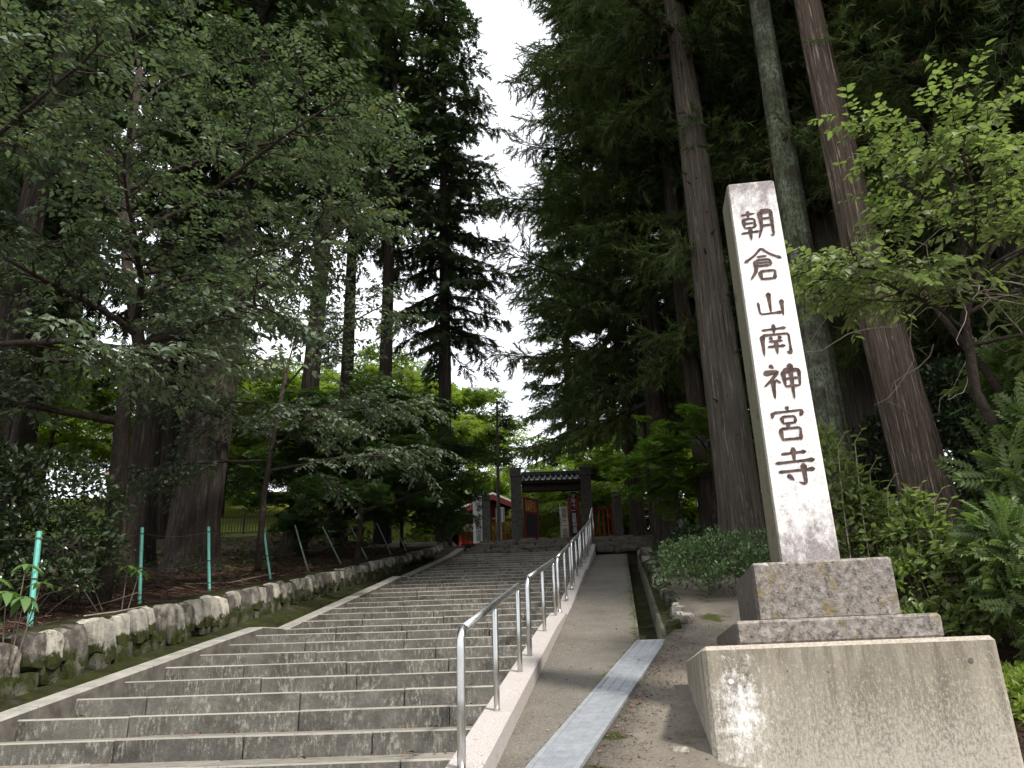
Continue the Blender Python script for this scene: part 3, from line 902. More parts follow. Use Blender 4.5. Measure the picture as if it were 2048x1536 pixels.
# ------------------------------------------------------------------ stone pillar with carved characters on its tiers
PZ = -0.122
pl = tag(empty('concrete_plinth', (1.17, 5.62, -.36), PZ), 'broad weathered concrete plinth with a white bloom patch, under the stone pillar', 'plinth')
b = MB(); b.box((0, 0, -.5), (1.80, 1.72, .69), ch=.028); obj('plinth_block', b.mesh('plinth_block', False, MAT['plinth']), pl)
for k, (u, v) in enumerate(((.16, .47), (1.62, .545))):
    if k < 2:
        c = MB(); c.tube([(u, -.003, v), (u, .02, v)], .017, 12); obj('form_tie_cap', c.mesh('form_tie_cap', False, MAT['plaster' if k == 0 else 'kerb_l']), pl)
cc, ss = math.cos(PZ), math.sin(PZ)
def prot(u, v, z): return (1.17 + cc * u - ss * v, 5.62 + ss * u + cc * v, z)
t2 = tag(empty('lower_tier', prot(.90, .80, .331), PZ), 'flat dark stone slab between concrete plinth and chamfered block', 'base slab')
b = MB(); b.box((-.655, -.655, 0), (.655, .655, .16), ch=.02); obj('tier_slab', b.mesh('tier_slab', False, MAT['tier']), t2)
t1 = tag(empty('upper_tier', prot(.90, .80, .492), PZ), 'chamfered stone block with yellow lichen directly under the tall pillar', 'base block')
b = MB(); b.box((-.472, -.472, 0), (.472, .472, .40), ch=.018); obj('tier_block', b.mesh('tier_block', False, MAT['tier']), t1)
PH = 3.24
pil = tag(empty('stone_pillar', prot(.872, .70, .893), PZ), 'tall pale granite pillar with seven carved characters down its front', 'pillar')
b = MB()
a0, a1, ch = .207, .196, .012
ring = []
def oct_(a): return [(-a + ch, -a), (a - ch, -a), (a, -a + ch), (a, a - ch), (a - ch, a), (-a + ch, a), (-a, a - ch), (-a, -a + ch)]
zs = [0, PH - .012, PH]; aa = [a0, a1, a1 - .01]
V = [(x, y, z) for z, a in zip(zs, aa) for x, y in oct_(a)]
Q = [(i * 8 + j, i * 8 + (j + 1) % 8, (i + 1) * 8 + (j + 1) % 8, (i + 1) * 8 + j) for i in range(2) for j in range(8)]
T = [(16, 16 + j, 17 + j) for j in range(1, 7)]
b.add(V, T, Q)
obj('shaft', b.mesh('shaft', False, MAT['pillar']), pil)
GLY = {
 'asa': [[(9, 85), (48, 88)], [(29, 98), (28, 72)], [(13, 71), (14, 40)], [(13, 71), (45, 72), (44, 41)], [(14, 56), (43, 57)], [(14, 41), (44, 42)], [(2, 24), (54, 28)], [(29, 40), (28, 0)],
         [(62, 92), (62, 40), (50, 4)], [(62, 92), (93, 93), (92, 8), (82, 13)], [(63, 68), (91, 69)], [(62, 45), (91, 46)]],
 'kura': [[(50, 99), (31, 78), (2, 58)], [(50, 98), (70, 79), (99, 64)], [(36, 73), (62, 74)], [(32, 63), (69, 64), (68, 44)], [(32, 54), (67, 55)], [(31, 45), (67, 46)], [(32, 63), (29, 30), (12, 6)],
          [(38, 29), (40, 3)], [(38, 29), (78, 30), (73, 3)], [(40, 6), (73, 6)]],
 'yama': [[(50, 95), (50, 24)], [(15, 64), (17, 22), (84, 25)], [(86, 68), (85, 12)]],
 'minami': [[(16, 82), (84, 86)], [(50, 99), (49, 68)], [(15, 66), (13, 3)], [(15, 66), (88, 68), (87, 6), (76, 12)], [(35, 60), (42, 50)], [(65, 61), (58, 50)], [(31, 46), (70, 47)], [(26, 30), (75, 31)], [(50, 46), (50, 6)]],
 'kami': [[(24, 98), (34, 88)], [(6, 75), (44, 79), (24, 56), (3, 38)], [(27, 58), (26, 3)], [(34, 57), (46, 46)], [(55, 79), (57, 34)], [(55, 79), (96, 81), (93, 35)], [(57, 57), (93, 58)], [(57, 36), (92, 37)], [(75, 99), (74, 0)]],
 'miya': [[(50, 100), (53, 88)], [(12, 84), (8, 66)], [(12, 83), (92, 87), (83, 70)], [(33, 70), (35, 50)], [(33, 70), (70, 71), (67, 50)], [(35, 51), (67, 52)], [(50, 50), (43, 38)], [(25, 36), (28, 2)], [(25, 36), (79, 38), (75, 2)], [(28, 6), (75, 7)]],
 'tera': [[(20, 83), (80, 87)], [(50, 99), (49, 62)], [(4, 61), (97, 66)], [(8, 39), (94, 43)], [(68, 58), (68, 5), (52, 13)], [(28, 32), (42, 17)]],
}
def stroke(b, pts, size, w=11.5, y=0.0):
    """brush stroke: pressed start, thinner middle, full end, in a 100 x 100 box"""
    pts = np.array(pts, float)
    seg = np.linalg.norm(np.diff(pts, axis=0), axis=1); L = seg.sum()
    n = max(5, int(L / 6))
    s = np.concatenate([[0], np.cumsum(seg)])
    t = np.linspace(0, L, n)
    c = np.stack([np.interp(t, s, pts[:, 0]), np.interp(t, s, pts[:, 1])], 1)
    if L > 25: c[1:-1] = .5 * c[1:-1] + .25 * (c[:-2] + c[2:])
    d = np.gradient(c, axis=0); d /= np.linalg.norm(d, axis=1)[:, None] + 1e-9
    nn = np.stack([-d[:, 1], d[:, 0]], 1)
    u = t / L
    horiz = abs(pts[-1, 0] - pts[0, 0]) > abs(pts[-1, 1] - pts[0, 1])
    if horiz: wd = w * .58 * (1 + .5 * np.exp(-(u / .12) ** 2) + .75 * np.exp(-((u - .93) / .10) ** 2))
    else: wd = w * .98 * (1 + .5 * np.exp(-((u - .06) / .16) ** 2)) * (1 - .62 * u ** 2.5)
    wd[-1] *= .3; wd[0] *= .4
    A = c + nn * wd[:, None] * .5; B = c - nn * wd[:, None] * .5
    k = size / 100.0
    V = [((p[0] - 50) * k, y, (p[1] - 50) * k) for p in A] + [((p[0] - 50) * k, y, (p[1] - 50) * k) for p in B]
    b.add(V, None, [(i, i + n, i + n + 1, i + 1) for i in range(n - 1)])
CH = [('asa', 3.717, .29), ('kura', 3.339, .31), ('yama', 2.959, .26), ('minami', 2.655, .28), ('kami', 2.300, .30), ('miya', 1.956, .28), ('tera', 1.616, .31)]
for nm, z, size in CH:
    b = MB()
    for i, st in enumerate(GLY[nm]): stroke(b, st, size, y=-.0003 * i)
    zz = z - .893 - .01
    a = a0 + (a1 - a0) * zz / PH
    obj('carved_character', b.mesh('carved_character', False, MAT['ink']), pil, (0.0, -a - .0022, zz), (0, 0, 0), (1.0, 1, 1))
# ------------------------------------------------------------------ gate and the things round it
gz = TERR
gate = tag(empty('temple_gate', (1.22, 28.0, gz)), 'temple gate of two grey stone posts with a small dark tiled roof between them', 'gate')
def gp(name, mesh, parent=gate, **k): return obj(name, mesh, parent, **k)
for sx, top in ((-1.2, 3.28), (1.2, 3.26)):
    b = MB(); b.box((sx - .185, -.2, 0), (sx + .185, .2, top - .34), ch=.02)
    po = gp('post', b.mesh('post', False, MAT['gatestone']))
    b = MB(); b.box((sx - .192, -.207, top - .335), (sx + .192, .207, top), ch=.025)
    gp('post_cap', b.mesh('post_cap', False, MAT['gatestone']), po)
b = MB(); b.box((-1.0, -.12, 2.46), (1.0, .12, 2.70)); gp('lintel', b.mesh('lintel', False, MAT['dark_wood']))
b = MB(); b.box((-1.0, -.42, 2.66), (1.0, .42, 2.72)); gp('eave_board', b.mesh('eave_board', False, MAT['dark_wood']))
roof = MB()
for sg in (-1, 1):
    roof.add([(-1.0, sg * .50, 2.74), (1.0, sg * .50, 2.74), (1.0, 0, 3.0), (-1.0, 0, 3.0), (-1.0, sg * .50, 2.71), (1.0, sg * .50, 2.71)], None, [(0, 1, 2, 3), (4, 5, 1, 0)])
rf = gp('roof', roof.mesh('roof', False, MAT['roof_tile']))
for i in range(11):
    x = -.93 + i * .186
    b = MB(); b.tube([(x, -.52, 2.745), (x, -.26, 2.885), (x, -.02, 3.005)], .045, 8); gp('tile', b.mesh('tile', True, MAT['roof_tile']), rf)
    b = MB()
    a = np.linspace(math.pi * 1.02, math.pi * 1.98, 7)
    V = [(x + .093 + .075 * math.cos(q), -.525, 2.775 + .052 * math.sin(q)) for q in a] + [(x + .093 + .055 * math.cos(q), -.525, 2.795 + .038 * math.sin(q)) for q in a]
    V2 = [(p[0], -.50, p[2]) for p in V]
    if i < 10:
        b.add(V + V2, None, [(k, k + 1, k + 8, k + 7) for k in range(6)] + [(k + 14, k + 21, k + 22, k + 15) for k in range(6)] + [(k, k + 14, k + 15, k + 1) for k in range(6)])
        gp('eave_tile', b.mesh('eave_tile', False, MAT['plaster']), rf)
for z0, z1, w in ((3.0, 3.04, .13), (3.045, 3.085, .12), (3.09, 3.13, .14)):
    b = MB(); b.box((-1.0, -w, z0), (1.0, w, z1), ch=.01); gp('ridge_course', b.mesh('ridge_course', False, MAT['roof_tile']), rf)
# red door leaves standing open
def leaf_door(x, y, rz, lab):
    d = tag(empty('gate_door', (x, y, gz), rz), lab, 'door', 'red gate doors')
    for px in (0, .62):
        b = MB(); b.box((px, -.03, 0.02), (px + .08, .03, 2.35), ch=.006); obj('stile', b.mesh('stile', False, MAT['dark_red']), d)
    for pz in (.03, .92, 1.78, 2.27):
        b = MB(); b.box((.08, -.025, pz), (.62, .025, pz + .08), ch=.005); obj('cross_rail', b.mesh('cross_rail', False, MAT['dark_red']), d)
    for q in range(4):
        for z0, z1 in ((.11, .92), (1.86, 2.27)):
            b = MB(); xx = .16 + q * .12; b.box((xx, -.015, z0), (xx + .032, .015, z1)); obj('slat', b.mesh('slat', False, MAT['red_paint']), d)
    b = MB(); b.box((.08, -.012, 1.0), (.62, .012, 1.78)); obj('panel', b.mesh('panel', False, MAT['dark_panel']), d)
leaf_door(.26, 28.25, .75, 'open red gate door with dark middle panel inside the left post')
leaf_door(2.16, 28.25, 2.0, 'open red gate door seen nearly edge-on inside the right post')
# outer stone posts
for x, y, h, lab in ((3.46, 28.0, 2.42, 'lone grey stone post with capped head right of the gate'), (-1.02, 28.0, 2.46, 'dark stone post left of the gate, beside the white banner')):
    p = tag(empty('stone_post', (x, y, gz)), lab, 'post')
    b = MB(); b.box((-.14, -.14, 0), (.14, .14, h - .34), ch=.015); obj('post', b.mesh('post', False, MAT['gatestone']), p)
    b = MB(); b.box((-.15, -.15, h - .335), (.15, .15, h - .08), ch=.03); b.add([(-.12, -.12, h - .081), (.12, -.12, h - .081), (.12, .12, h - .081), (-.12, .12, h - .081), (0, 0, h)], [(0, 1, 4), (1, 2, 4), (2, 3, 4), (3, 0, 4)])
    obj('post_cap', b.mesh('post_cap', False, MAT['gatestone']), p)
def red_fence(x0, x1, y, h, lab, dy=0.0):
    p = tag(empty('red_fence', (x0, y, gz)), lab, 'fence')
    L = x1 - x0
    n = max(2, int(L / .13))
    for i in range(n + 1):
        big = i in (0, n)
        x = L * i / n
        w = .045 if big else .018
        b = MB(); b.box((x - w, -w, 0), (x + w, w, h if big else h - .08)); obj('fence_post' if big else 'slat', b.mesh('slat', False, MAT['red_paint' if not big else 'dark_red']), p)
    for z in (.15, .75, h - .14):
        b = MB(); b.box((0, -.025, z), (L, .025, z + .09)); obj('cross_rail', b.mesh('cross_rail', False, MAT['dark_red']), p)
red_fence(2.72, 3.35, 28.6, 2.0, 'red slatted fence between gate and lone stone post')
red_fence(-.92, -.12, 29.2, 1.85, 'red slatted fence left of the gate behind the white notice board')
# white banners on poles
def text_mesh(txt, size, mat, vertical=True):
    """flat lettering, one character under the other"""
    cu = bpy.data.curves.new('lettering', 'FONT')
    cu.body = '\n'.join(txt) if vertical else txt
    cu.size = size; cu.align_x = 'CENTER'; cu.space_line = .92; cu.resolution_u = 2
    t = bpy.data.objects.new('lettering', cu)
    dg = bpy.context.evaluated_depsgraph_get()
    col.objects.link(t)
    dg = bpy.context.evaluated_depsgraph_get()
    me = bpy.data.meshes.new_from_object(t.evaluated_get(dg))
    bpy.data.objects.remove(t)
    me.materials.clear(); me.materials.append(MAT[mat])
    return me
def banner(x, y, w, z0, z1, txt, clothm, textm, lab, poleside=-1, size=None, rz=0.0):
    p = tag(empty('cloth_banner', (x, y, gz), rz), lab, 'banner')
    b = MB()
    zs = np.linspace(z0, z1, 9)
    b.grid([[(u * w / 2 + .008 * math.sin(5 * z), .012 * math.sin(7 * z + u), z) for u in (-1, 0, 1)] for z in zs])
    b.grid([[(u * w / 2 + .008 * math.sin(5 * z), .006 + .012 * math.sin(7 * z + u), z) for u in (-1, 0, 1)] for z in zs])
    obj('cloth', b.mesh('cloth', True, MAT[clothm]), p)
    b = MB(); b.tube([(poleside * (w / 2 + .02), 0.02, 0), (poleside * (w / 2 + .02), 0.02, z1 + .12)], .014, 6); obj('pole', b.mesh('pole', True, MAT['board']), p)
    b = MB(); b.tube([(poleside * (w / 2 + .04), 0.02, z1 + .01), (-poleside * w / 2, 0.02, z1 + .01)], .009, 5); obj('crossbar', b.mesh('crossbar', True, MAT['board']), p)
    if txt:
        s = size or min(w * .78, (z1 - z0) / len(txt) * .97)
        o = obj('lettering', text_mesh(txt, s, textm), p, (0, -.022, z1 - .06 - s * .82), (math.pi / 2, 0, 0))
    return p
banner(-1.34, 28.9, .36, .85, 2.62, '\u5357\u7121\u5341\u4e00\u9762\u89b3\u4e16\u97f3', 'cloth', 'black_text', 'tall white banner with black characters left of the dark stone post', 1)
banner(1.72, 29.4, .25, .55, 2.20, '\u5357\u7121\u5341\u4e00\u9762\u89b3\u4e16\u97f3', 'cream_cloth', 'black_text', 'cream banner with black characters seen through the gate opening', -1)
nb = tag(empty('hanging_banner', (2.02, 28.42, gz)), 'dark hanging banner with white characters beside the right gate post', 'banner')
b = MB(); b.box((-.10, -.004, .75), (.10, .004, 2.5)); obj('cloth', b.mesh('cloth', False, MAT['dark_panel']), nb)
obj('lettering', text_mesh('\u5357\u7121\u5341\u4e00\u9762\u89b3\u4e16\u97f3', .19, 'white_text'), nb, (0, -.012, 2.3), (math.pi / 2, 0, 0))
# notice board
nbd = tag(empty('notice_board', (-.52, 27.2, gz)), 'small pale notice board with columns of lettering on a steel post', 'notice board')
b = MB(); b.tube([(0, .03, 0), (0, .03, 1.75)], .022, 8); obj('post', b.mesh('post', True, MAT['galv']), nbd)
for x, hh in ((-.085, .46), (.06, .5)):
    b = MB(); b.box((x - .072, -.01, 1.26), (x + .072, .01, 1.26 + hh), ch=.004); p_ = obj('panel', b.mesh('panel', False, MAT['board']), nbd)
    for q in range(3):
        b = MB()
        RR = random.Random(q + int(x * 100))
        z = 1.26 + hh - .05
        wq = .010 if x < 0 else (.022 if q != 1 else .0)
        while z > 1.30 and wq > 0:
            d = RR.uniform(.02, .035) * (1 if x < 0 else 1.7)
            b.box((x + (q - 1) * .045 - wq / 2, -.0135, z - d), (x + (q - 1) * .045 + wq / 2, -.0115, z)); z -= d + .012
        if b.V: obj('lettering', b.mesh('lettering', False, MAT['black_text']), p_)
# red hall behind the left gate post
hall = tag(empty('red_hall', (-.75, 36.0, gz - .2)), 'small red and white shrine hall behind the left gate post', 'building')
def hb(name, lo, hi, mat, par=hall, ch=0.0):
    b = MB(); b.box(lo, hi, ch=ch); return obj(name, b.mesh(name, False, MAT[mat]), par)
hw = hb('wall', (-1.75, 0, 0.5), (1.25, 3, 3.4), 'house_wall')
hb('lower_wall', (-1.76, -.03, .9), (1.26, -.005, 2.84), 'red_paint', hall)
for x in (-1.7, -.95, -.2, .55, 1.2):
    hb('column', (x - .07, -.12, 0.3), (x + .07, -.035, 3.4), 'red_paint', hall)
for z in (.85, 2.22, 2.80, 3.26):
    hb('tie_beam', (-1.78, -.10, z), (1.28, -.031, z + .13), 'dark_red' if z > 3 else 'red_paint', hall)
for i in range(13):
    x = -1.62 + i * .225
    hb('slat', (x, -.075, .98), (x + .06, -.035, 2.8), 'dark_red', hall)
b = MB()
for sg in (-1, 1):
    b.add([(-.25, -.7, 4.45), (-.25 + sg * 2.4, -.7, 3.35), (-.25 + sg * 2.4, 3.4, 3.35), (-.25, 3.4, 4.45), (-.25, -.7, 4.33), (-.25 + sg * 2.4, -.7, 3.21), (-.25 + sg * 2.4, 3.4, 3.21)], None, [(0, 1, 2, 3), (4, 5, 1, 0), (1, 5, 6, 2)])
rfh = obj('roof', b.mesh('roof', False, MAT['house_roof']), hall)
for sg in (-1, 1):
    b = MB(); b.add([(-.25, -.73, 4.36), (-.25 + sg * 2.35, -.73, 3.29), (-.25 + sg * 2.35, -.73, 3.08), (-.25, -.73, 4.16)], None, [(0, 1, 2, 3)]); obj('bargeboard', b.mesh('bargeboard', False, MAT['dark_red']), rfh)
    b = MB(); b.add([(-.25, -.735, 4.49), (-.25 + sg * 2.45, -.735, 3.36), (-.25 + sg * 2.45, -.735, 3.28), (-.25, -.735, 4.41)], None, [(0, 1, 2, 3)]); obj('barge_edge', b.mesh('barge_edge', False, MAT['plaster']), rfh)
b = MB(); b.add([(-1.9, -.02, 3.4), (1.4, -.02, 3.4), (-.25, -.02, 4.2)], [(0, 1, 2)]); obj('gable', b.mesh('gable', False, MAT['dark_red']), hall)
# stone lantern and a red stand in the garden
lan = tag(empty('stone_lantern', (1.62, 33.5, gz)), 'grey stone lantern in the garden behind the cream banner', 'lantern')
for nm, z0, z1, r0, r1 in (('base', 0, .7, .42, .34), ('pillar', .7, 1.5, .16, .15), ('platform', 1.5, 1.65, .30, .33), ('fire_box', 1.65, 2.0, .22, .22), ('roof', 2.0, 2.3, .46, .06), ('finial', 2.3, 2.5, .07, .02)):
    b = MB(); b.tube([(0, 0, z0 + .002), (0, 0, z1)], [r0, r1], 6); obj(nm, b.mesh(nm, False, MAT['grey_stone']), lan)
# iron fence at the crest of the bank
fx = [(-13.2, 26.0), (-5.6, 26.0)]
fe = tag(empty('iron_fence', (-9.5, 26.0, 5.0)), 'long dark iron railing on the crest behind the trees', 'fence')
b = MB()
x = -13.2
i = 0
while x < -5.6:
    z = float(g_left(np.float64(x), np.float64(26.0))) - 5.0
    if i % 16 == 0:
        c = MB(); c.tube([(x + 9.5, 0, z - .2), (x + 9.5, 0, z + .66)], .035, 6); obj('fence_post', c.mesh('fence_post', False, MAT['black_metal']), fe)
    else:
        b.box((x + 9.5 - .008, -.008, z + .04), (x + 9.5 + .008, .008, z + .58))
    x += .095; i += 1
tag(obj('bars', b.mesh('bars', False, MAT['black_metal']), fe), kind='stuff')
for dz in (.06, .57):
    c = MB(); c.tube([(xx + 9.5, 0, float(g_left(np.float64(xx), np.float64(26.0))) - 5.0 + dz) for xx in np.arange(-13.2, -5.5, .4)], .018, 5); obj('cross_rail', c.mesh('cross_rail', False, MAT['black_metal']), fe)
# white house beyond the meadow
def house(x, y, z, w, d, h, lab, rz=0.0):
    p = tag(empty('house', (x, y, z), rz), lab, 'house')
    b = MB(); b.box((-w / 2, 0, -1), (w / 2, d, h)); obj('wall', b.mesh('wall', False, MAT['house_wall']), p)
    b = MB()
    for sg in (0, 1):
        yy = (-.6, d + .6)[sg]
        b.add([(-w / 2 - .6, yy, h - .15), (w / 2 + .6, yy, h - .15), (w / 2 + .6, d / 2, h + d * .3), (-w / 2 - .6, d / 2, h + d * .3)], None, [(0, 1, 2, 3)])
    obj('roof', b.mesh('roof', False, MAT['house_roof']), p)
    for k in range(2):
        xx = -w * .28 + k * w * .5
        b = MB(); b.box((xx - .55, -.04, .7), (xx + .55, -.003, 1.9)); f = obj('window', b.mesh('window', False, MAT['dark_wood']), p)
        b = MB(); b.box((xx - .48, -.05, .77), (xx + .48, -.043, 1.83)); obj('pane', b.mesh('pane', False, MAT['dark_glass']), f)
house(-18.4, 43, 9.2, 6.5, 4, 3.0, 'low white house beyond the meadow, seen between the left trunks')
house(-9.6, 44, 9.3, 4.0, 4, 2.6, 'smaller white house far behind, seen between thin trunks right of the railing')

# small flush stone plate and fallen leaves near the plinth
b = MB(); b.box((-.12, -.05, -.03), (.12, .05, .012), ch=.008)
sp = obj('stone_plate', b.mesh('stone_plate', False, MAT['tier']), None, (.92, 5.72, float(zl(5.72)) - .058), (.235, 0, -.1), label='small flush rectangular stone plate set in ground beside the plinth', cat='plate')
# ------------------------------------------------------------------ foliage
def dia(L=1.0, W=.30, up=.05, droop=-.06):          # folded leaf, two triangles
    return np.array([(0, 0, 0), (.42 * L, W, up), (L, 0, droop), (.42 * L, -W, up)]), np.array([(0, 1, 2), (0, 2, 3)])
def leaf6(W=.27):                                     # ovate leaf with a tip, folded and drooping
    V = np.array([(0, 0, 0), (.28, W * .92, .05), (.28, 0, .01), (.28, -W * .92, .05), (.62, W * .72, .02), (.62, 0, -.02), (.62, -W * .72, .02), (1.0, 0, -.13)])
    T = np.array([(0, 2, 1), (0, 3, 2), (1, 2, 5), (1, 5, 4), (2, 3, 6), (2, 6, 5), (4, 5, 7), (5, 6, 7)])
    return V, T
def join(parts):
    V, T, n = [], [], 0
    for v, t in parts:
        V.append(v); T.append(t + n); n += len(v)
    return np.concatenate(V), np.concatenate(T)
def place(tmpl, pos, yaw, pitch=0.0, roll=0.0, sc=1.0):
    V, T = tmpl
    cy, sy = math.cos(yaw), math.sin(yaw); cp, sp = math.cos(pitch), math.sin(pitch); cr, sr = math.cos(roll), math.sin(roll)
    Rr = np.array([(1, 0, 0), (0, cr, -sr), (0, sr, cr)]); Rp = np.array([(cp, 0, -sp), (0, 1, 0), (sp, 0, cp)]); Ry = np.array([(cy, -sy, 0), (sy, cy, 0), (0, 0, 1)])
    return (V * sc) @ (Ry @ Rp @ Rr).T + np.array(pos), T
_r = np.random.default_rng(11)
def blade(L, w, d=-.02): return np.array([(0, w, 0), (L, 0, d), (0, -w, 0)]), np.array([(0, 1, 2)])
T_CEDAR = join([place(blade(.34, .021), (t, 0, -.06 * t * t), _r.uniform(-.8, .8), _r.uniform(-.7, .7), _r.uniform(0, 3)) for t in np.linspace(0, .76, 20)])
T_HINOKI = join([place(blade(.46 - .22 * t, .055), (t * .75, 0, -.10 * t * t), s * _r.uniform(.5, .95), _r.uniform(-.12, .12), 0) for t in np.linspace(.02, .95, 6) for s in (-1, 1)] + [place(blade(1.0, .04, -.14), (0, 0, 0), 0)])
T_STAR = join([place(dia(1.0, .15, .0, -.08), (0, 0, 0), a) for a in (-1.5, -.75, 0, .75, 1.5)])
T_MAPLE = join([place(T_STAR, (x, y, z), yw, _r.uniform(-.3, .15), _r.uniform(-.3, .3), .36) for x, y, z, yw in ((.15, .2, 0, .8), (.2, -.25, .02, -.9), (.5, .3, -.03, .5), (.55, -.2, 0, -.5), (.8, .02, -.06, 0), (.35, 0, .04, .2))])
T_MAPLE1 = join([place(dia(1.0, .2, .0, -.08), (0, 0, 0), a, 0, 0, sc) for a, sc in ((-1.1, .8), (0, 1), (1.1, .8))])
T_MAPLE2 = join([place(T_MAPLE1, (x, y, z), yw, _r.uniform(-.4, .15), _r.uniform(-.4, .4), .40) for x, y, z, yw in ((.1, .25, 0, 1.0), (.15, -.3, .02, -1.0), (.5, .3, -.03, .5), (.5, -.25, 0, -.5), (.7, .02, -.06, 0))])
T_PINN = join([place(dia(.34 * (1 - .45 * abs(t - .4)), .075, .02, -.04), (t, 0, -.16 * t * t), s * 1.0, -.15, 0) for t in np.linspace(.12, .92, 7) for s in (-1, 1)] + [place(dia(.26, .07), (.95, 0, -.15), 0, -.2)])
T_LEAF2 = dia()
T_LEAF4 = (np.array([(0, 0, 0), (.38, .27, .05), (.45, 0, -.01), (.38, -.27, .05), (1.0, 0, -.13)]), np.array([(0, 2, 1), (0, 3, 2), (1, 2, 4), (2, 3, 4)]))
T_LEAF6 = leaf6()
T_WHORL = join([place(leaf6(.20), (0, 0, 0), a, .25, 0, 1.0) for a in np.linspace(0, 6.28, 6)[:-1]])

def foliage(b, tmpl, P, D, N, S, var):
    V, T = tmpl
    P = np.asarray(P, float); D = nrm(np.asarray(D, float)); N = np.asarray(N, float)
    Sd = nrm(np.cross(N, D)); N = np.cross(D, Sd)
    S = np.broadcast_to(np.asarray(S, float), (len(P),))[:, None, None]
    A = P[:, None, :] + S * (V[None, :, 0, None] * D[:, None, :] + V[None, :, 1, None] * Sd[:, None, :] + V[None, :, 2, None] * N[:, None, :])
    n, m = len(P), len(V)
    TT = (T[None] + (np.arange(n) * m)[:, None, None]).reshape(-1, 3)
    v = np.clip(np.broadcast_to(np.asarray(var, float), (n,)), 0, 1)
    b.add(A.reshape(-1, 3), TT, None, np.repeat(v, m))

def trunk_mesh(pts, name='trunk', mat='bark_dark', seg=36, step=.22, flute=.035, strips=.012, seed=0):
    """pts: (x, y, z, r); lobed, furrowed, tapering"""
    r = np.random.default_rng(seed)
    pts = np.array(pts, float)
    L = np.concatenate([[0], np.cumsum(np.linalg.norm(np.diff(pts[:, :3], axis=0), axis=1))])
    n = max(6, int(L[-1] / step))
    t = np.linspace(0, 1, n) ** 1.15 * L[-1]
    C = np.stack([np.interp(t, L, pts[:, k]) for k in range(4)], 1)
    for _ in range(2): C[1:-1] = .25 * C[:-2] + .5 * C[1:-1] + .25 * C[2:]
    a = np.arange(seg) * 2 * math.pi / seg
    ph = r.uniform(0, 6.28, 8)
    rows = []
    wob = np.cumsum(r.normal(0, .05, n))
    sp = r.normal(0, 1, seg)
    for i in range(n):
        base = 1 + flute * (1 + 1.6 * math.exp(-t[i] / 1.2)) * (np.sin(3 * a + ph[0] + .15 * t[i]) + .8 * np.sin(5 * a + ph[1] - .12 * t[i]) + .5 * np.sin(8 * a + ph[2] + wob[i])) 
        sp = .92 * sp + .25 * r.normal(0, 1, seg)
        base = base + strips * sp
        rad = C[i, 3] * base
        rows.append(np.stack([C[i, 0] + rad * np.cos(a), C[i, 1] + rad * np.sin(a), np.full(seg, C[i, 2])], 1))
    P = np.array(rows)
    P = np.concatenate([P, P[:, :1]], 1)
    b = MB(); b.grid(P)
    return b.mesh(name, True, MAT[mat])

def conifer(seed, H, zb, Rm, nb, kind, full=1.0):
    """crown and branch meshes of a tall conifer, origin at the foot of the trunk"""
    r = np.random.default_rng(seed)
    br = MB(); P, D, N, S, Vv = [], [], [], [], []
    az = r.uniform(0, 6.28)
    cedar = kind == 'cedar'
    for i in range(nb):
        t = (i + r.random()) / nb
        z = zb + (H - zb) * t ** .95
        az += 2.4 + r.normal(0, .4)
        prof = min(1.0, (.85 if cedar else .7) + 1.8 * t) * max(.10, (1 - t)) ** (.40 if cedar else .38)
        L = Rm * prof * r.uniform(.72, 1.12)
        e0 = (-.15 + 1.0 * t + r.normal(0, .15)) if cedar else (-.28 + .8 * t + r.normal(0, .15))
        h = np.array((math.cos(az), math.sin(az), 0.0)); sd = np.array((-h[1], h[0], 0.0))
        q = np.linspace(0, 1, 6)
        bend = r.normal(0, .12)
        pts = np.array([h * (L * x * math.cos(e0 * .6)) + sd * (bend * L * x * x) + np.array((0, 0, z + L * (math.sin(e0) * x - (.22 if cedar else .30) * x * x + (.26 if cedar else .12) * x ** 3))) for x in q])
        br.tube(pts, np.linspace(.022 * L + .012, .006, 6), 4, False)
        bv = r.uniform(-.22, .22)
        st = (.085 if cedar else .118) / full
        m = max(4, int(L / st))
        for j in range(m):
            s = .12 + .88 * (j + r.random()) / m
            p = np.array([np.interp(s, q, pts[:, k]) for k in range(3)])
            bd = nrm(pts[min(5, int(s * 5) + 1)] - pts[int(min(s, .999) * 5)])
            side = 1 if j % 2 else -1
            l2 = (.22 + .36 * L * .45 * (1 - .75 * s)) * r.uniform(.6, 1.2)
            dr_ = nrm(bd * r.uniform(.45, .9) + sd * side * r.uniform(.5, 1.0) + np.array((0, 0, r.uniform(-.35, .25))))
            ns = max(1, int(l2 / (.125 if cedar else .15)))
            for k in range(ns):
                pp = p + dr_ * l2 * (k + .3 * r.random()) / max(1, ns) + np.array((0, 0, -.06 * (k / max(1, ns)) ** 2))
                dn = nrm(dr_ + r.normal(0, .38, 3) + np.array((0, 0, r.uniform(-.75, .05) if cedar else r.uniform(-.75, -.05))))
                P.append(pp); D.append(dn)
                N.append(np.array((0, 0, 1.0)) + r.normal(0, .45, 3))
                S.append(r.uniform(.42, .72) if cedar else r.uniform(.34, .60))
                Vv.append(.48 + bv + r.normal(0, .20) + .12 * (s - .5))
    b = MB()
    foliage(b, T_CEDAR if cedar else T_HINOKI, P, D, N, S, Vv)
    return b.mesh('crown', False, MAT[kind]), br.mesh('branches', True, MAT['bark_dark']), len(P)

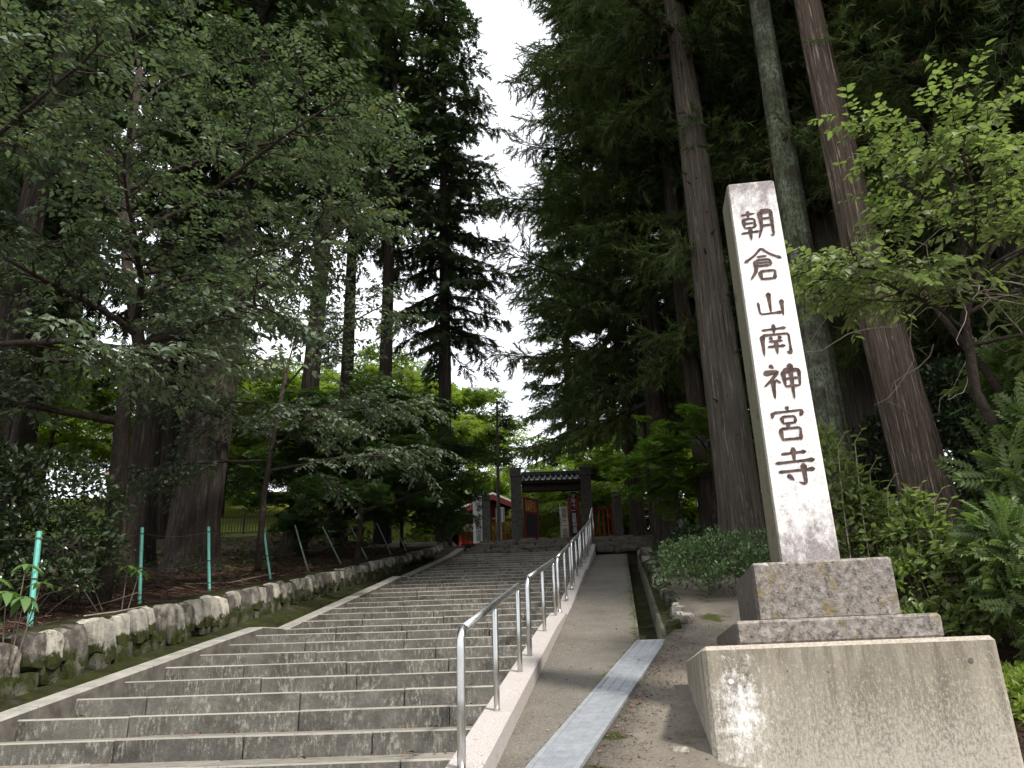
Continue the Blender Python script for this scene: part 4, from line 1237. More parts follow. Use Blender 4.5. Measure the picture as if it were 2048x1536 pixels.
CON = {}
for k, (kind, H, zb, Rm, nb) in {'c1': ('cedar', 26, 4.5, 4.0, 125), 'c2': ('cedar', 25, 7.5, 3.5, 110), 'c3': ('cedar', 25, 3.6, 4.3, 125),
                               'h1': ('hinoki', 25, 6.5, 2.7, 140), 'h2': ('hinoki', 24, 8.0, 2.7, 130), 'h3': ('hinoki', 25, 5.0, 2.75, 165)}.items():
    CON[k] = conifer(hash(k) % 1000 if False else ord(k[1]) * 7 + ord(k[0]), H, zb, Rm, nb, kind, 1.35 if k == 'h3' else 1.1 if k[0] == 'h' else 1.0)
TRK = {'thin': trunk_mesh([(0, 0, -.4, .30), (0, 0, .5, .235), (.05, 0, 6, .20), (0, .05, 14, .13), (0, 0, 25, .02)], seg=18, step=.5, mat='bark_dark', seed=4),
       'mid': trunk_mesh([(0, 0, -.4, .46), (0, 0, .6, .34), (-.05, 0, 6, .28), (0, .05, 15, .18), (0, 0, 25, .02)], seg=22, step=.45, mat='bark_dark', seed=5),
       'thick': trunk_mesh([(0, 0, -.4, .62), (0, 0, .8, .45), (.05, 0, 6, .38), (0, 0, 15, .24), (0, 0, 25, .03)], seg=26, step=.4, mat='bark_brown', seed=6)}
def conifer_tree(x, y, kind, trunk, label, group=None, rz=0.0, sc=1.0, dz=0.0, crown_off=(0, 0, 0), z=None, crown_rz=0.0, name='conifer_tree', crown_sc=1.0):
    if z is None:
        z = float(g_left(np.float64(x), np.float64(y)) if x < xW(y) else g_right(np.float64(x), np.float64(y)) if x > xrock(y) else TERR if y > 22.9 else zp(y))
    t = tag(empty(name, (x, y, z - .05 + dz), rz), label, 'tree', group)
    t.scale = (sc, sc, sc)
    obj('trunk', TRK[trunk] if isinstance(trunk, str) else trunk, t)
    if kind:
        me, brm, _ = CON[kind]
        obj('branches', brm, t, crown_off, (0, 0, crown_rz), (crown_sc,) * 3)
        obj('crown', me, t, crown_off, (0, 0, crown_rz), (crown_sc,) * 3)
    return t
def own(pts, mat, seed, seg=44, step=.16, flute=.03, strips=.014):
    return trunk_mesh(pts, 'trunk', mat, seg, step, flute, strips, seed)

# the three great trunks beside the pillar
gA = float(g_right(np.float64(4.1), np.float64(15.0)))
conifer_tree(4.1, 15.0, 'c2', own([(0, 0, -.5, .66), (0, 0, .35, .46), (0, 0, 1.2, .40), (.0, 0, 5, .345), (.03, 0, 10, .275), (.02, 0, 14, .22), (0, 0, 26, .03)], 'bark_brown', 1), 'straight grey-brown cedar trunk directly left of the stone pillar', sc=1.0, crown_off=(0, 0, 3.5), name='cedar_tree')
gB = float(g_right(np.float64(5.2), np.float64(13.0)))
conifer_tree(5.2, 13.0, 'c2', own([(0, 0, -.5, .42), (0, 0, .5, .30), (0, 0, 3, .265), (.02, 0, 6.5, .235), (.1, 0, 11.5, .19), (.2, 0, 26, .03)], 'bark_mossy', 2, 44, .16, .03, .022), 'moss and lichen covered trunk rising right behind the stone pillar', name='cedar_tree', crown_off=(.2, 0, 8.6), crown_sc=.68)
gC = float(g_right(np.float64(5.85), np.float64(11.5)))
conifer_tree(5.85, 11.5, 'c1', own([(0.02, 0, -.5, .62), (0, 0, .25, .40), (-.05, 0, 1.3, .345), (-.25, 0, 5, .28), (-.3, 0, 9.7, .215), (-.35, 0, 26, .03)], 'bark_red', 3, 72, .12, .035, .032), 'reddish peeling cedar trunk right of the pillar, partly sunlit', name='cedar_tree', crown_off=(-.3, 0, 10.2), crown_sc=.66)

rk = np.random.default_rng(3)
ctA = [o for o in bpy.data.objects if o.name == 'cedar_tree'][0]
for i in range(34):
    z = 2.2 + 10.5 * rk.random(); a = rk.uniform(-2.9, -.25); rr = np.interp(z, [1, 5, 10, 14], [.40, .345, .275, .22]) * .97
    p = np.array((rr * math.cos(a), rr * math.sin(a), z)); d = np.array((math.cos(a), math.sin(a), .1)); L = rk.uniform(.015, .05) if i % 3 else rk.uniform(.08, .2)
    stb = MB(); stb.tube([p - d * .03, p + d * L], [rk.uniform(.018, .03), .010], 6)
    obj('branch_stub', stb.mesh('branch_stub', False, MAT['bark_dark']), ctA)
# left grove
conifer_tree(-6.05, 15.5, 'h1', own([(0, 0, -.5, .80), (0, 0, .3, .48), (.03, 0, 1.2, .385), (.2, 0, 4.5, .33), (.3, 0, 9, .26), (.3, 0, 25, .03)], 'bark_dark', 11), 'thickest dark trunk on the left bank, behind the third stake', name='cypress_tree', crown_off=(.3, 0, 1.5))
conifer_tree(-7.85, 17.0, 'h3', own([(0, 0, -.5, .55), (0, 0, .4, .38), (-.05, 0, 2, .31), (-.1, 0, 6, .27), (-.1, 0, 12, .22), (0, 0, 25, .03)], 'bark_dark', 12, 36), 'dark trunk left of the thickest one, seen again high up between leaves', name='cypress_tree', crown_rz=1.0, crown_off=(0, 0, 6.5))
conifer_tree(-7.35, 11.0, 'h2', own([(0, 0, -.6, .36), (.05, 0, .5, .27), (0, 0, 3, .22), (-.08, 0, 6, .19), (0, 0, 24, .03)], 'bark_dark', 13, 32), 'dark trunk at the left picture edge above the glossy bush', name='cypress_tree', crown_off=(0, 0, 2.5))
conifer_tree(-8.15, 20.0, 'h2', 'mid', 'dark trunk standing half behind the thickest trunk', rz=2.0, name='cypress_tree')
conifer_tree(-5.25, 19.8, 'h2', own([(-.05, 0, -.5, .50), (-.1, 0, .25, .34), (0, 0, 1, .26), (.05, 0, 4, .225), (.2, 0, 9, .19), (.2, 0, 25, .02)], 'bark_dark', 14, 28), 'flaring dark trunk with a bright gap of sky to its right', name='cypress_tree', rz=.0, crown_rz=4.0, crown_off=(0, 0, 2.2))
conifer_tree(-5.3, 24.6, 'h1', 'thin', 'slim dark trunk against the bright sky, second in the line', rz=1.1, name='cypress_tree', crown_off=(0, 0, 4.6))
conifer_tree(-3.9, 24.0, 'h2', 'thin', 'slim grey trunk against the bright sky, third in the line', rz=3.1, name='cypress_tree', crown_off=(0, 0, 2.6))
conifer_tree(-4.35, 26.5, None, 'thin', 'thin bare trunk close beside the slim grey one', rz=2.2, name='cypress_tree')
conifer_tree(-2.15, 24.4, 'h3', 'thin', 'slim dark trunk nearest the sky gap over the steps', rz=.6, name='cypress_tree', crown_sc=.97, sc=.95, crown_off=(0, 0, 1.5))
conifer_tree(-.60, 27.0, None, trunk_mesh([(0, 0, -.2, .075), (0.02, 0, 2, .062), (.06, 0, 5.5, .035)], seg=12, step=.4, mat='bark_brown', seed=31), 'thin young trunk rising just left of the gate', name='young_tree')
g_lab = 'tall dark cypress in the grove behind the left bank'
for i, (x, y, k, tr, rz, sc) in enumerate([(-10.8, 15.5, 'h3', 'mid', .4, 1.0), (-12.5, 20, 'h1', 'mid', 1.9, 1.05), (-11.2, 25.5, 'h3', 'mid', 3.3, 1.0), (-14.5, 14, 'h2', 'mid', 5.0, 1.1),
                                         (-16.5, 24, 'h3', 'mid', 2.7, 1.1), (-9.8, 12.0, 'h1', 'mid', 4.2, .95), (-13.0, 9.5, 'h3', 'thick', 2.2, 1.0)]):
    conifer_tree(x, y, k, tr, g_lab, 'tall cypresses behind the left bank', rz, sc, name='cypress_tree')

# right grove
conifer_tree(3.85, 21.0, 'c3', own([(0, 0, -.5, .55), (0, 0, .4, .37), (0, 0, 3, .31), (.1, 0, 7, .26), (0, 0, 25, .03)], 'bark_dark', 15, 32), 'cedar with pale lit branch tips along the sky gap right of the steps', name='cedar_tree', rz=.3, crown_sc=1.07)
conifer_tree(3.7, 25.2, 'h3', 'thin', 'dark curved trunk behind the lone stone post', rz=1.3, name='cedar_tree', crown_off=(0, 0, -1.2), crown_sc=1.03)
conifer_tree(4.25, 18.0, 'c2', 'thin', 'thin dark trunk between the bright maple and the grey-brown trunk', rz=2.6, name='cedar_tree', crown_off=(0, 0, 2))
conifer_tree(5.0, 29.5, None, 'thin', 'thin trunk far right of the gate, behind the others', rz=4.0, name='cedar_tree')
g_lab2 = 'tall dark cedar deep in the grove on the right'
for i, (x, y, k, tr, rz, sc) in enumerate([(6.9, 20.5, 'c1', 'mid', .5, 1.0), (7.4, 16.5, 'c3', 'thick', 2.1, 1.0), (9.0, 13.0, 'c1', 'mid', 3.6, 1.0), (10.5, 18.5, 'c3', 'mid', 5.1, 1.05), (8.8, 23.5, 'c1', 'thick', 1.2, .95),
                                         (12.5, 14, 'c1', 'mid', 2.2, 1.05), (10.8, 9.4, 'c3', 'thick', .2, 1.0), (13, 23, 'c3', 'mid', 0.9, 1.1), (14.5, 9, 'c1', 'mid', 3.0, 1.05), (16.5, 17, 'c3', 'mid', 4.9, 1.1), (13.5, 4.0, 'c1', 'thick', 1.7, 1.0)]):
    conifer_tree(x, y, k, tr, g_lab2, 'tall cedars deep in the right grove', rz, sc, name='cedar_tree')
conifer_tree(3.2, 43.5, 'h3', 'mid', 'dark cypress far behind the right gate post, edging the low sky gap', rz=2.5, sc=1.1, name='cypress_tree', z=TERR)
g_lab3 = 'tall conifer closing the view far behind the gate and garden'
for i, (x, y, k, rz, sc) in enumerate([(-.6, 46, 'h1', 0, .5), (8.5, 45, 'c1', 2, .7), (9.5, 38, 'c3', 4, .9), (14, 36, 'c1', 1, 1.0), (-12.5, 52, 'h3', 3, .62), (19, 32, 'c3', 5, 1.0), (-18, 50, 'h1', 1, .7), (-24, 40, 'h3', 2, .9), (-22, 30, 'h1', 4, 1.0), (23, 25, 'c1', 3, 1.0)]):
    conifer_tree(x, y, k, 'mid', g_lab3, 'conifers closing the view far behind', rz, sc, z=(TERR if abs(x) < 6 else None))

# ------------------------------------------------------------------ broadleaved trees
def grow(seed, pts, r0, limbs, tmpl, leaf, mat, nl, spread=(.9, 1.6), levels=(9, 8), droop=.25, flat=.35, bark='bark_smooth', varc=(.45, .2), twig=.55, split=True, leafpose=0):
    """branch skeleton and leaves: pts trunk polyline, limbs = list of (t on trunk, direction, length)"""
    r = np.random.default_rng(seed)
    tr = MB(); pts = np.array(pts, float)
    tr.tube(pts, np.linspace(r0, r0 * .45, len(pts)), 12)
    br = MB()
    P, D, N, S, Vv = [], [], [], [], []
    tt = np.linspace(0, 1, len(pts))
    def curve(p, d, L, n, w, dr_):
        out = [p]; d = np.array(d, float)
        for i in range(n):
            d = nrm(d + r.normal(0, w, 3) + np.array((0, 0, -dr_ / n)))
            out.append(out[-1] + d * L / n)
        return np.array(out)
    for (t, d, L) in limbs:
        p = np.array([np.interp(t, tt, pts[:, k]) for k in range(3)])
        c1 = curve(p, nrm(np.array(d, float)), L, 7, .10, droop)
        ra = r0 * (1 - .5 * t) * .55 * min(1.0, L / 3 + .3)
        br.tube(c1, np.linspace(ra, .012, 8), 7, False)
        lv = r.uniform(-.16, .16)
        for a in range(levels[0]):
            s = .22 + .78 * (a + r.random()) / levels[0]
            i = min(6, int(s * 7)); p1 = c1[i] + (c1[i + 1] - c1[i]) * (s * 7 - i)
            d1 = nrm(c1[i + 1] - c1[i]); sd = np.cross(d1, (0, 0, 1)); sd = nrm(sd)
            d2 = nrm(d1 * .7 + sd * (1 if a % 2 else -1) * r.uniform(.5, 1.1) + np.array((0, 0, r.uniform(-.15, flat))))
            L2 = L * r.uniform(.22, .42) * (1.15 - .5 * s) + .15
            c2 = curve(p1, d2, L2, 5, .13, droop)
            br.tube(c2, np.linspace(max(.008, ra * .3), .005, 6), 5, False)
            bv = lv + r.uniform(-.16, .16)
            for e in range(levels[1]):
                s2 = .15 + .85 * (e + r.random()) / levels[1]
                i2 = min(4, int(s2 * 5)); p2 = c2[i2] + (c2[i2 + 1] - c2[i2]) * (s2 * 5 - i2)
                dd = nrm(c2[i2 + 1] - c2[i2]); sd2 = nrm(np.cross(dd, (0, 0, 1)))
                d3 = nrm(dd * .8 + sd2 * (1 if e % 2 else -1) * r.uniform(.4, 1.0) + np.array((0, 0, r.uniform(-.25, .25))))
                L3 = twig * r.uniform(.6, 1.2)
                c3 = curve(p2, d3, L3, 3, .12, droop * 1.3)
                br.tube(c3, (.0045, .0035, .003, .002), 3, False)
                for f in range(nl):
                    s3 = (f + r.random()) / nl
                    i3 = min(2, int(s3 * 3)); q = c3[i3] + (c3[i3 + 1] - c3[i3]) * (s3 * 3 - i3)
                    d4 = nrm(c3[i3 + 1] - c3[i3]); s4 = nrm(np.cross(d4, (0, 0, 1)))
                    dl = nrm(d4 * .55 + s4 * (1 if f % 2 else -1) * r.uniform(.5, 1.0) + np.array((0, 0, r.uniform(-.5, .1) if leafpose == 0 else r.uniform(-.2, .2))))
                    P.append(q); D.append(dl)
                    N.append(np.array((0, 0, 1.0)) + r.normal(0, .42 if leafpose == 0 else .22, 3))
                    S.append(leaf * r.uniform(.5, 1.3)); Vv.append(varc[0] + bv + r.normal(0, varc[1]))
    b = MB(); foliage(b, tmpl, P, D, N, S, Vv)
    return tr.mesh('trunk', True, MAT[bark]), br.mesh('branches', True, MAT[bark]), b.mesh('crown', False, MAT[mat]), len(P)

def broad(name, label, loc, meshes, cat='tree', group=None, rz=0.0, sc=1.0):
    t = tag(empty(name, loc, rz), label, cat, group); t.scale = (sc,) * 3
    obj('trunk', meshes[0], t); obj('branches', meshes[1], t); obj('crown', meshes[2], t)
    return t
def zleft(x, y): return float(g_left(np.float64(x), np.float64(y)))
def zright(x, y): return float(g_right(np.float64(x), np.float64(y)))

# big grey-green hornbeam on the left bank, its layers of leaves in front of everything
R2 = np.random.default_rng(21)
z0 = zleft(-4.95, 10.0)
tp = [(0, 0, -.2), (.02, 0, 1.2), (-.05, 0, 2.4), (.0, .05, 3.4), (-.35, .1, 4.6), (-.6, .1, 6.2), (-.7, .2, 8.2)]
lim = [(.32, (-1, -.6, .15), 2.4), (.44, (.9, -.5, .42), 2.6), (.45, (-1, .4, .2), 3.0), (.50, (1.0, .15, .62), 3.8), (.52, (-.5, -1, .35), 2.7), (.55, (.6, -.9, .35), 2.8),
       (.60, (1.0, .35, .62), 4.1), (.62, (-1, .1, .5), 3.2), (.66, (.4, 1, .5), 3.0), (.70, (.95, -.35, .75), 3.8), (.74, (-.8, -.7, .7), 2.9), (.80, (1.0, .2, .9), 3.5), (.84, (-.7, .5, 1.0), 2.8), (.88, (.3, -.9, 1.0), 2.8), (.94, (.7, .2, 1.3), 2.8), (1.0, (-.3, .0, 1.4), 2.4)]
HB = grow(5, tp, .12, lim, T_LEAF4, .105, 'grey_leaf', 12, levels=(13, 9))
broad('hornbeam_tree', 'wide grey-green leafy tree with forked slim trunk on the left bank', (-4.95, 10.0, z0), HB)
z1 = zleft(-6.6, 7.6)
tp2 = [(0, 0, -.2), (0, 0, 1.5), (.1, 0, 3), (-.1, 0, 5), (-.2, 0, 8.0)]
lim2 = [(.5 + .05 * i, (math.cos(2.4 * i), math.sin(2.4 * i), .4 + .05 * i), 2.9 - .06 * i) for i in range(11)]
HB2 = grow(6, tp2, .10, lim2, T_LEAF4, .105, 'grey_leaf', 12, levels=(12, 9), varc=(.55, .2))
broad('hornbeam_tree', 'paler leafy tree filling the upper left corner of the view', (-6.1, 7.9, z1), HB2)
z2 = zleft(-3.9, 13.4)
tp3 = [(0, 0, -.2), (.0, 0, 1.0), (.1, 0, 2.2), (.25, 0, 3.4)]
lim3 = [(.45, (1, .1, .28), 2.6), (.5, (-1, .2, .25), 2.6), (.55, (.8, -.8, .25), 2.2), (.6, (-.6, -.9, .3), 2.2), (.7, (.9, .7, .45), 2.4), (.75, (-.8, .6, .4), 2.4), (.85, (.9, -.2, .7), 2.4), (.9, (-.9, -.3, .7), 2.2), (1.0, (.3, .2, 1), 1.8), (.65, (1, -.3, .15), 2.5)]
HB3 = grow(8, tp3, .06, lim3, T_LEAF4, .100, 'grey_leaf', 11, levels=(10, 8), varc=(.32, .2), droop=.3)
broad('hornbeam_tree', 'small grey-green tree whose drooping branches reach over the middle of the bank', (-4.1, 13.2, z2 + .35), HB3)
# dark maples in flat layers under the left grove
def maple(seed, mat, tm=T_MAPLE, leaf=.30, h=3.2, Rr=2.8, nl=3, lev=(8, 6), n=13, var=(.45, .2), rr=.07, t0=.35):
    r = np.random.default_rng(seed)
    tp = [(0, 0, -.2), (.05, 0, h * .35), (-.05, .05, h * .7), (.05, 0, h)]
    lim = [(t0 + (1 - t0) * i / n, (math.cos(2.4 * i + seed), math.sin(2.4 * i + seed), .22 + .55 * (i / n) ** 2), Rr * r.uniform(.75, 1.1) * (1 - .35 * (i / n) ** 2)) for i in range(n)]
    return grow(seed, tp, rr, lim, tm, leaf, mat, nl, levels=lev, droop=.32, flat=.12, twig=.5, varc=var, leafpose=1)
MP = maple(31, 'maple')
MPB = maple(37, 'maple_bright', h=2.5, Rr=1.8, t0=.72, n=9, lev=(7, 5))
for (x, y, rz, sc, lab) in [(-3.35, 17.4, .3, .92, 'dark layered maple near the top of the left wall'), (-4.3, 20.2, 1.7, .95, 'dark layered maple in the shade between the slim left trunks'), (-3.1, 22.3, 4.4, .8, 'small dark maple at the upper end of the left wall')]:
    broad('maple_tree', lab, (x, y, zleft(x, y)), MP, rz=rz, sc=sc)
broad('maple_tree', 'bright green layered maple right of the gate, in front of the dark trunks', (4.2, 17.2, zright(4.2, 17.2)), MPB, rz=2.9, sc=1.0)
# sunlit trees of the garden and beyond the meadow
SB = maple(41, 'sun_leaf', tm=T_MAPLE2, leaf=.55, h=4.5, Rr=3.6, nl=3, lev=(8, 5), n=18, var=(.5, .22), rr=.10)
SB2 = maple(43, 'sun_leaf', tm=T_MAPLE2, leaf=.55, h=5.5, Rr=3.4, nl=3, lev=(8, 5), n=20, var=(.4, .22), rr=.12)
gl2 = 'sunlit yellow-green broadleaved tree beyond the grove'
for i, (x, y, sc, rz) in enumerate([(2.6, 36.5, 1.0, .2), (-2.3, 40, 1.15, 1.4), (-5.0, 36, 1.0, 2.6), (-8.5, 38, 1.05, 3.9), (-12, 35.5, 1.0, 5.1), (-16, 38, 1.1, .8), (5.8, 35, 1.0, 2.0), (0.8, 42, 1.3, 3.1), (-20, 34, 1.1, 4.5), (-10.5, 46, 1.35, 1.1), (-4, 47, 1.3, 2.2), (9, 42, 1.2, 3.3), (-15, 47, 1.3, 5.6), (-26, 42, 1.4, .1), (4, 47, 1.2, 4.1), (-6.8, 30, .62, 1.0), (-11.0, 30.5, .7, 2.4)]):
    z = TERR if -2.6 < x < 6 else (zleft(x, y) if x < 0 else zright(x, y))
    broad('garden_tree', gl2, (x, y, z), SB if i % 2 else SB2, group='sunlit broadleaved trees beyond the grove', rz=rz, sc=sc)
# maple with dark forked trunk framed by the gate
GT = maple(47, 'sun_leaf', tm=T_MAPLE2, leaf=.42, h=3.6, Rr=3.0, nl=3, lev=(8, 5), n=14, rr=.13)
broad('maple_tree', 'garden maple with dark slanting limbs framed by the gate', (2.1, 33.0, TERR), GT, rz=.9)

# pale green cherry leaning in at the upper right, near the camera: the largest leaves are parts
zc = zright(5.0, 7.6)
tpc = [(0.35, 0, -.2), (-.1, 0, 1.2), (-.55, -.1, 2.4), (-.5, -.15, 3.2), (-.2, -.2, 3.75)]
limc = [(.8, (-.9, -.25, .5), 1.7), (.85, (-.3, -.4, 1), 1.9), (.9, (.6, -.3, .7), 2.0), (1.0, (-.6, -.2, .9), 1.8), (1.0, (.2, -.5, 1), 1.7), (.75, (1, -.2, .35), 2.2), (.95, (.9, -.4, .45), 2.1), (.7, (-.8, -.5, .18), 1.3), (.95, (-.95, .1, .22), 1.6), (1.0, (1, .1, .9), 1.9), (.88, (-.2, -.7, .6), 1.5), (.65, (.9, -.5, .0), 1.8)]
CH_ = grow(51, tpc, .07, limc, T_LEAF6, .104, 'lime', 9, levels=(10, 6), droop=.28, flat=.3, twig=.42, varc=(.5, .2))
ct = broad('cherry_tree', 'pale green young cherry tree leaning in at the upper right', (5.0, 7.6, zc), CH_)
lm = MB(); lm.add(*T_LEAF6[:1], T_LEAF6[1], None, .55); lmesh = lm.mesh('leaf', False, MAT['lime'])
Rl = random.Random(9)
vco = np.empty(len(CH_[1].vertices) * 3, np.float32); CH_[1].vertices.foreach_get('co', vco); vco = vco.reshape(-1, 3)
near = vco[np.argsort(vco[:, 1] + .3 * vco[:, 2])][:900]
for i in range(170):
    p = near[Rl.randrange(len(near))]
    obj('leaf', lmesh, ct, tuple(p), (Rl.uniform(-.5, .5), Rl.uniform(.1, .9), Rl.uniform(0, 6.28)), (Rl.uniform(.075, .115),) * 3)
# bare tangle of pale twigs under the cherry
b = MB(); rt = np.random.default_rng(77)
for i in range(26):
    p = np.array((rt.uniform(-.9, .9), rt.uniform(-.3, .5), rt.uniform(-.2, .9))); d = nrm(rt.normal(0, 1, 3) * (1, .5, .6)); pts = [p]
    for k in range(9):
        d = nrm(d + rt.normal(0, .35, 3) + (0, 0, -.08)); pts.append(pts[-1] + d * .16)
    b.tube(np.array(pts), np.linspace(rt.uniform(.005, .011), .002, 10), 4, False)
tag(obj('twig_tangle', b.mesh('twig_tangle', True, MAT['pale_twig']), None, (4.75, 7.5, 3.5)), 'tangle of pale bare twigs hanging below the young cherry', 'twigs')
b = MB(); b.tube([(5.6, 8.6, 2.4), (5.25, 8.5, 3.2), (4.9, 8.4, 3.75), (4.65, 8.4, 4.3)], [.05, .045, .04, .03], 8)
tag(obj('fallen_limb', b.mesh('fallen_limb', True, MAT['bark_smooth'])), 'dark leaning limb behind the twig tangle right of the reddish trunk', 'limb')

# ------------------------------------------------------------------ shrubs
def shrub(seed, lumps, n, tmpl, leaf, mat, up=.5, var=(.5, .2), stems=8, inner=.55):
    """lumps = (x, y, z, rx, ry, rz); leaves on and just inside the surface, stems from the foot"""
    r = np.random.default_rng(seed)
    lumps = np.array(lumps, float)
    vol = lumps[:, 3] * lumps[:, 4] + lumps[:, 3] * lumps[:, 5]
    k = r.choice(len(lumps), n, p=vol / vol.sum())
    u = nrm(r.normal(0, 1, (n, 3))); u[:, 2] = np.where(u[:, 2] < -.35, -u[:, 2], u[:, 2])
    rad = r.uniform(inner, 1.0, n) ** .6 * (1 + .18 * np.sin(u[:, 0] * 7 + k) * np.sin(u[:, 2] * 6 + 2 * k))
    P = lumps[k, :3] + u * lumps[k, 3:] * rad[:, None]
    D = nrm(u * .8 + r.normal(0, .55, (n, 3)) + np.array((0, 0, up)))
    N = u * .6 + np.array((0, 0, .8)) + r.normal(0, .4, (n, 3))
    cl = r.uniform(-.18, .18, len(lumps))
    b = MB(); foliage(b, tmpl, P, D, N, leaf * r.uniform(.65, 1.25, n), var[0] + cl[k] + r.normal(0, var[1], n))
    s = MB()
    foot = lumps[:, :3].mean(0)
    for i in range(stems * len(lumps)):
        L = lumps[i % len(lumps)]
        e = L[:3] + nrm(r.normal(0, 1, 3)) * L[3:] * .8
        a = np.array((foot[0] * .5 + L[0] * .5 + r.uniform(-.1, .1), foot[1] * .5 + L[1] * .5 + r.uniform(-.1, .1), -.15))
        m = (a + e) / 2 + r.normal(0, .06, 3)
        s.tube(np.array([a, m, e]), [.012, .008, .003], 5, False)
    return s.mesh('stems', True, MAT['twig']), b.mesh('crown', False, MAT[mat])
def put_shrub(name, label, loc, ms, cat='shrub', rz=0.0, sc=1.0, group=None):
    t = tag(empty(name, loc, rz), label, cat, group); t.scale = (sc,) * 3
    obj('stems', ms[0], t); obj('foliage', ms[1], t)
    return t
# low azalea beside the footpath
put_shrub('azalea_bush', 'low rounded glossy green azalea beside the footpath left of the pillar', (2.85, 12.0, zright(2.85, 12.0)),
          shrub(1, [(-.5, -.3, .12, .45, .4, .3), (.1, -.6, .1, .5, .4, .3), (.6, -.4, .12, .5, .4, .3), (-.45, 0, .38, .45, .5, .42), (.1, -.2, .42, .5, .5, .46), (.6, .1, .45, .45, .5, .45), (-.2, .6, .42, .5, .5, .45), (.25, -.7, .25, .35, .3, .28), (.7, -.6, .28, .4, .35, .32)], 7000, T_LEAF6, .055, 'azalea', stems=2))
put_shrub('azalea_bush', 'small light green bush tucked against the dark tier left of the pillar', (2.55, 8.6, zright(2.55, 8.6)),
          shrub(2, [(0, 0, .12, .22, .25, .2), (.2, .1, .2, .25, .25, .24), (.3, .6, .25, .35, .35, .3)], 900, T_LEAF6, .06, 'shrub'))
put_shrub('evergreen_bush', 'dark long-leaved sprig standing behind the low azalea', (2.95, 14.3, zright(2.95, 14.3)),
          shrub(3, [(0, 0, .45, .35, .3, .5), (.3, .1, .35, .3, .3, .4), (-.35, .2, .3, .3, .3, .35)], 900, T_LEAF6, .11, 'camellia'))
# tall shrubs right behind the pillar
put_shrub('tall_shrub', 'tall light green shrub growing straight behind the right side of the pillar', (3.12, 7.9, zright(3.12, 7.9) + .12),
          shrub(4, [(-.12, 0, 1.68, .24, .2, .42), (-.05, 0, 1.35, .36, .28, .45), (.3, 0, .9, .35, .28, .5), (-.02, .05, 1.0, .30, .28, .42), (.15, 0, .65, .40, .3, .45), (.12, -.05, 1.15, .24, .2, .3), (-.3, .1, .75, .3, .3, .5), (.05, 0, .2, .4, .3, .4)], 4600, T_LEAF6, .088, 'shrub', up=.2))
put_shrub('tall_shrub', 'second light green shrub with curling shoots in front of the reddish trunk', (3.60, 7.5, zright(3.60, 7.5) + .10),
          shrub(5, [(.0, 0, .85, .30, .25, .42), (.25, .05, .6, .32, .28, .35), (-.15, 0, .5, .32, .28, .4), (.32, -.1, .25, .3, .3, .3), (.05, 0, 1.2, .12, .12, .22), (-.05, -.1, .1, .45, .3, .3)], 4200, T_LEAF6, .088, 'shrub', up=.2))
# upright shoots
b = MB(); s = MB(); rs = np.random.default_rng(5)
P, D, N, S, Vv = [], [], [], [], []
for (x, y, h) in [(3.05, 7.7, 2.35), (3.22, 7.7, 2.38), (3.33, 7.75, 2.1), (3.55, 7.4, 1.78), (3.68, 7.35, 1.7), (3.78, 7.4, 1.62), (3.4, 7.6, 1.9), (3.9, 7.4, 1.35)]:
    zz = 1.0
    c = np.array([(x, y, zz), (x + .02, y, (zz + h) / 2), (x + .06, y - .03, h - .1), (x + .13, y - .06, h)])
    s.tube(c, [.007, .006, .004, .002], 5, False)
    for k in range(24):
        f = k / 23; q = np.array([np.interp(f, [0, .45, .9, 1], c[:, j]) for j in range(3)]); a = 2.4 * k
        P.append(q); D.append((math.cos(a), math.sin(a), .15)); N.append((rs.normal(0, .2), rs.normal(0, .2), 1)); S.append(rs.uniform(.08, .125)); Vv.append(.6 + .3 * rs.random())
foliage(b, T_LEAF6, P, D, N, S, Vv)
t = tag(empty('shrub_shoots', (0, 0, 0)), 'upright curly young shoots sticking out of the shrubs right of the pillar', 'shoots')
obj('stems', s.mesh('stems', True, MAT['pale_twig']), t); obj('foliage', b.mesh('foliage', False, MAT['shrub']), t)
# compound-leaved plants at the right edge
FR = shrub(6, [(0, 0, .5, .5, .4, .5), (.25, .1, 1.15, .5, .4, .55), (-.1, 0, .9, .35, .35, .5), (.4, 0, 1.8, .45, .4, .5), (.1, .2, 1.6, .35, .3, .4)], 470, T_PINN, .34, 'fern', up=-.1, var=(.45, .25), stems=5, inner=.3)
put_shrub('compound_leaf_shrub', 'feathery compound-leaved shrub at the right edge beside the reddish trunk', (4.62, 7.5, zright(4.62, 7.5)), FR)
put_shrub('compound_leaf_shrub', 'lower feathery shrub right of the plinth in front of the larger one', (4.15, 6.7, zright(4.15, 6.7)), FR, rz=2.2, sc=.6)
put_shrub('compound_leaf_shrub', 'dark feathery shrub in the shade behind the reddish trunk', (6.3, 9.2, zright(6.3, 9.2)), FR, rz=4.0, sc=1.25)
put_shrub('ground_cover', 'bright yellow-green ground cover at the lower right edge beside the plinth', (3.55, 6.3, zright(3.55, 6.3)),
          shrub(8, [(0, 0, .05, .5, .45, .2), (.4, .3, .1, .5, .5, .25), (.1, .7, .1, .45, .4, .22), (-.2, .5, .05, .4, .4, .2), (.5, -.4, .05, .45, .4, .2)], 2600, T_LEAF6, .06, 'ground_leaf', stems=2), cat='ground cover')
GCM = [m for m in bpy.data.objects if m.name.startswith('ground_cover')][-1]
copy_tree(GCM, kids(GCM), (4.05, 6.05, zright(4.05, 6.05) - .05), 1.9, label='yellow-green ground cover at the lower right corner, nearest the camera')
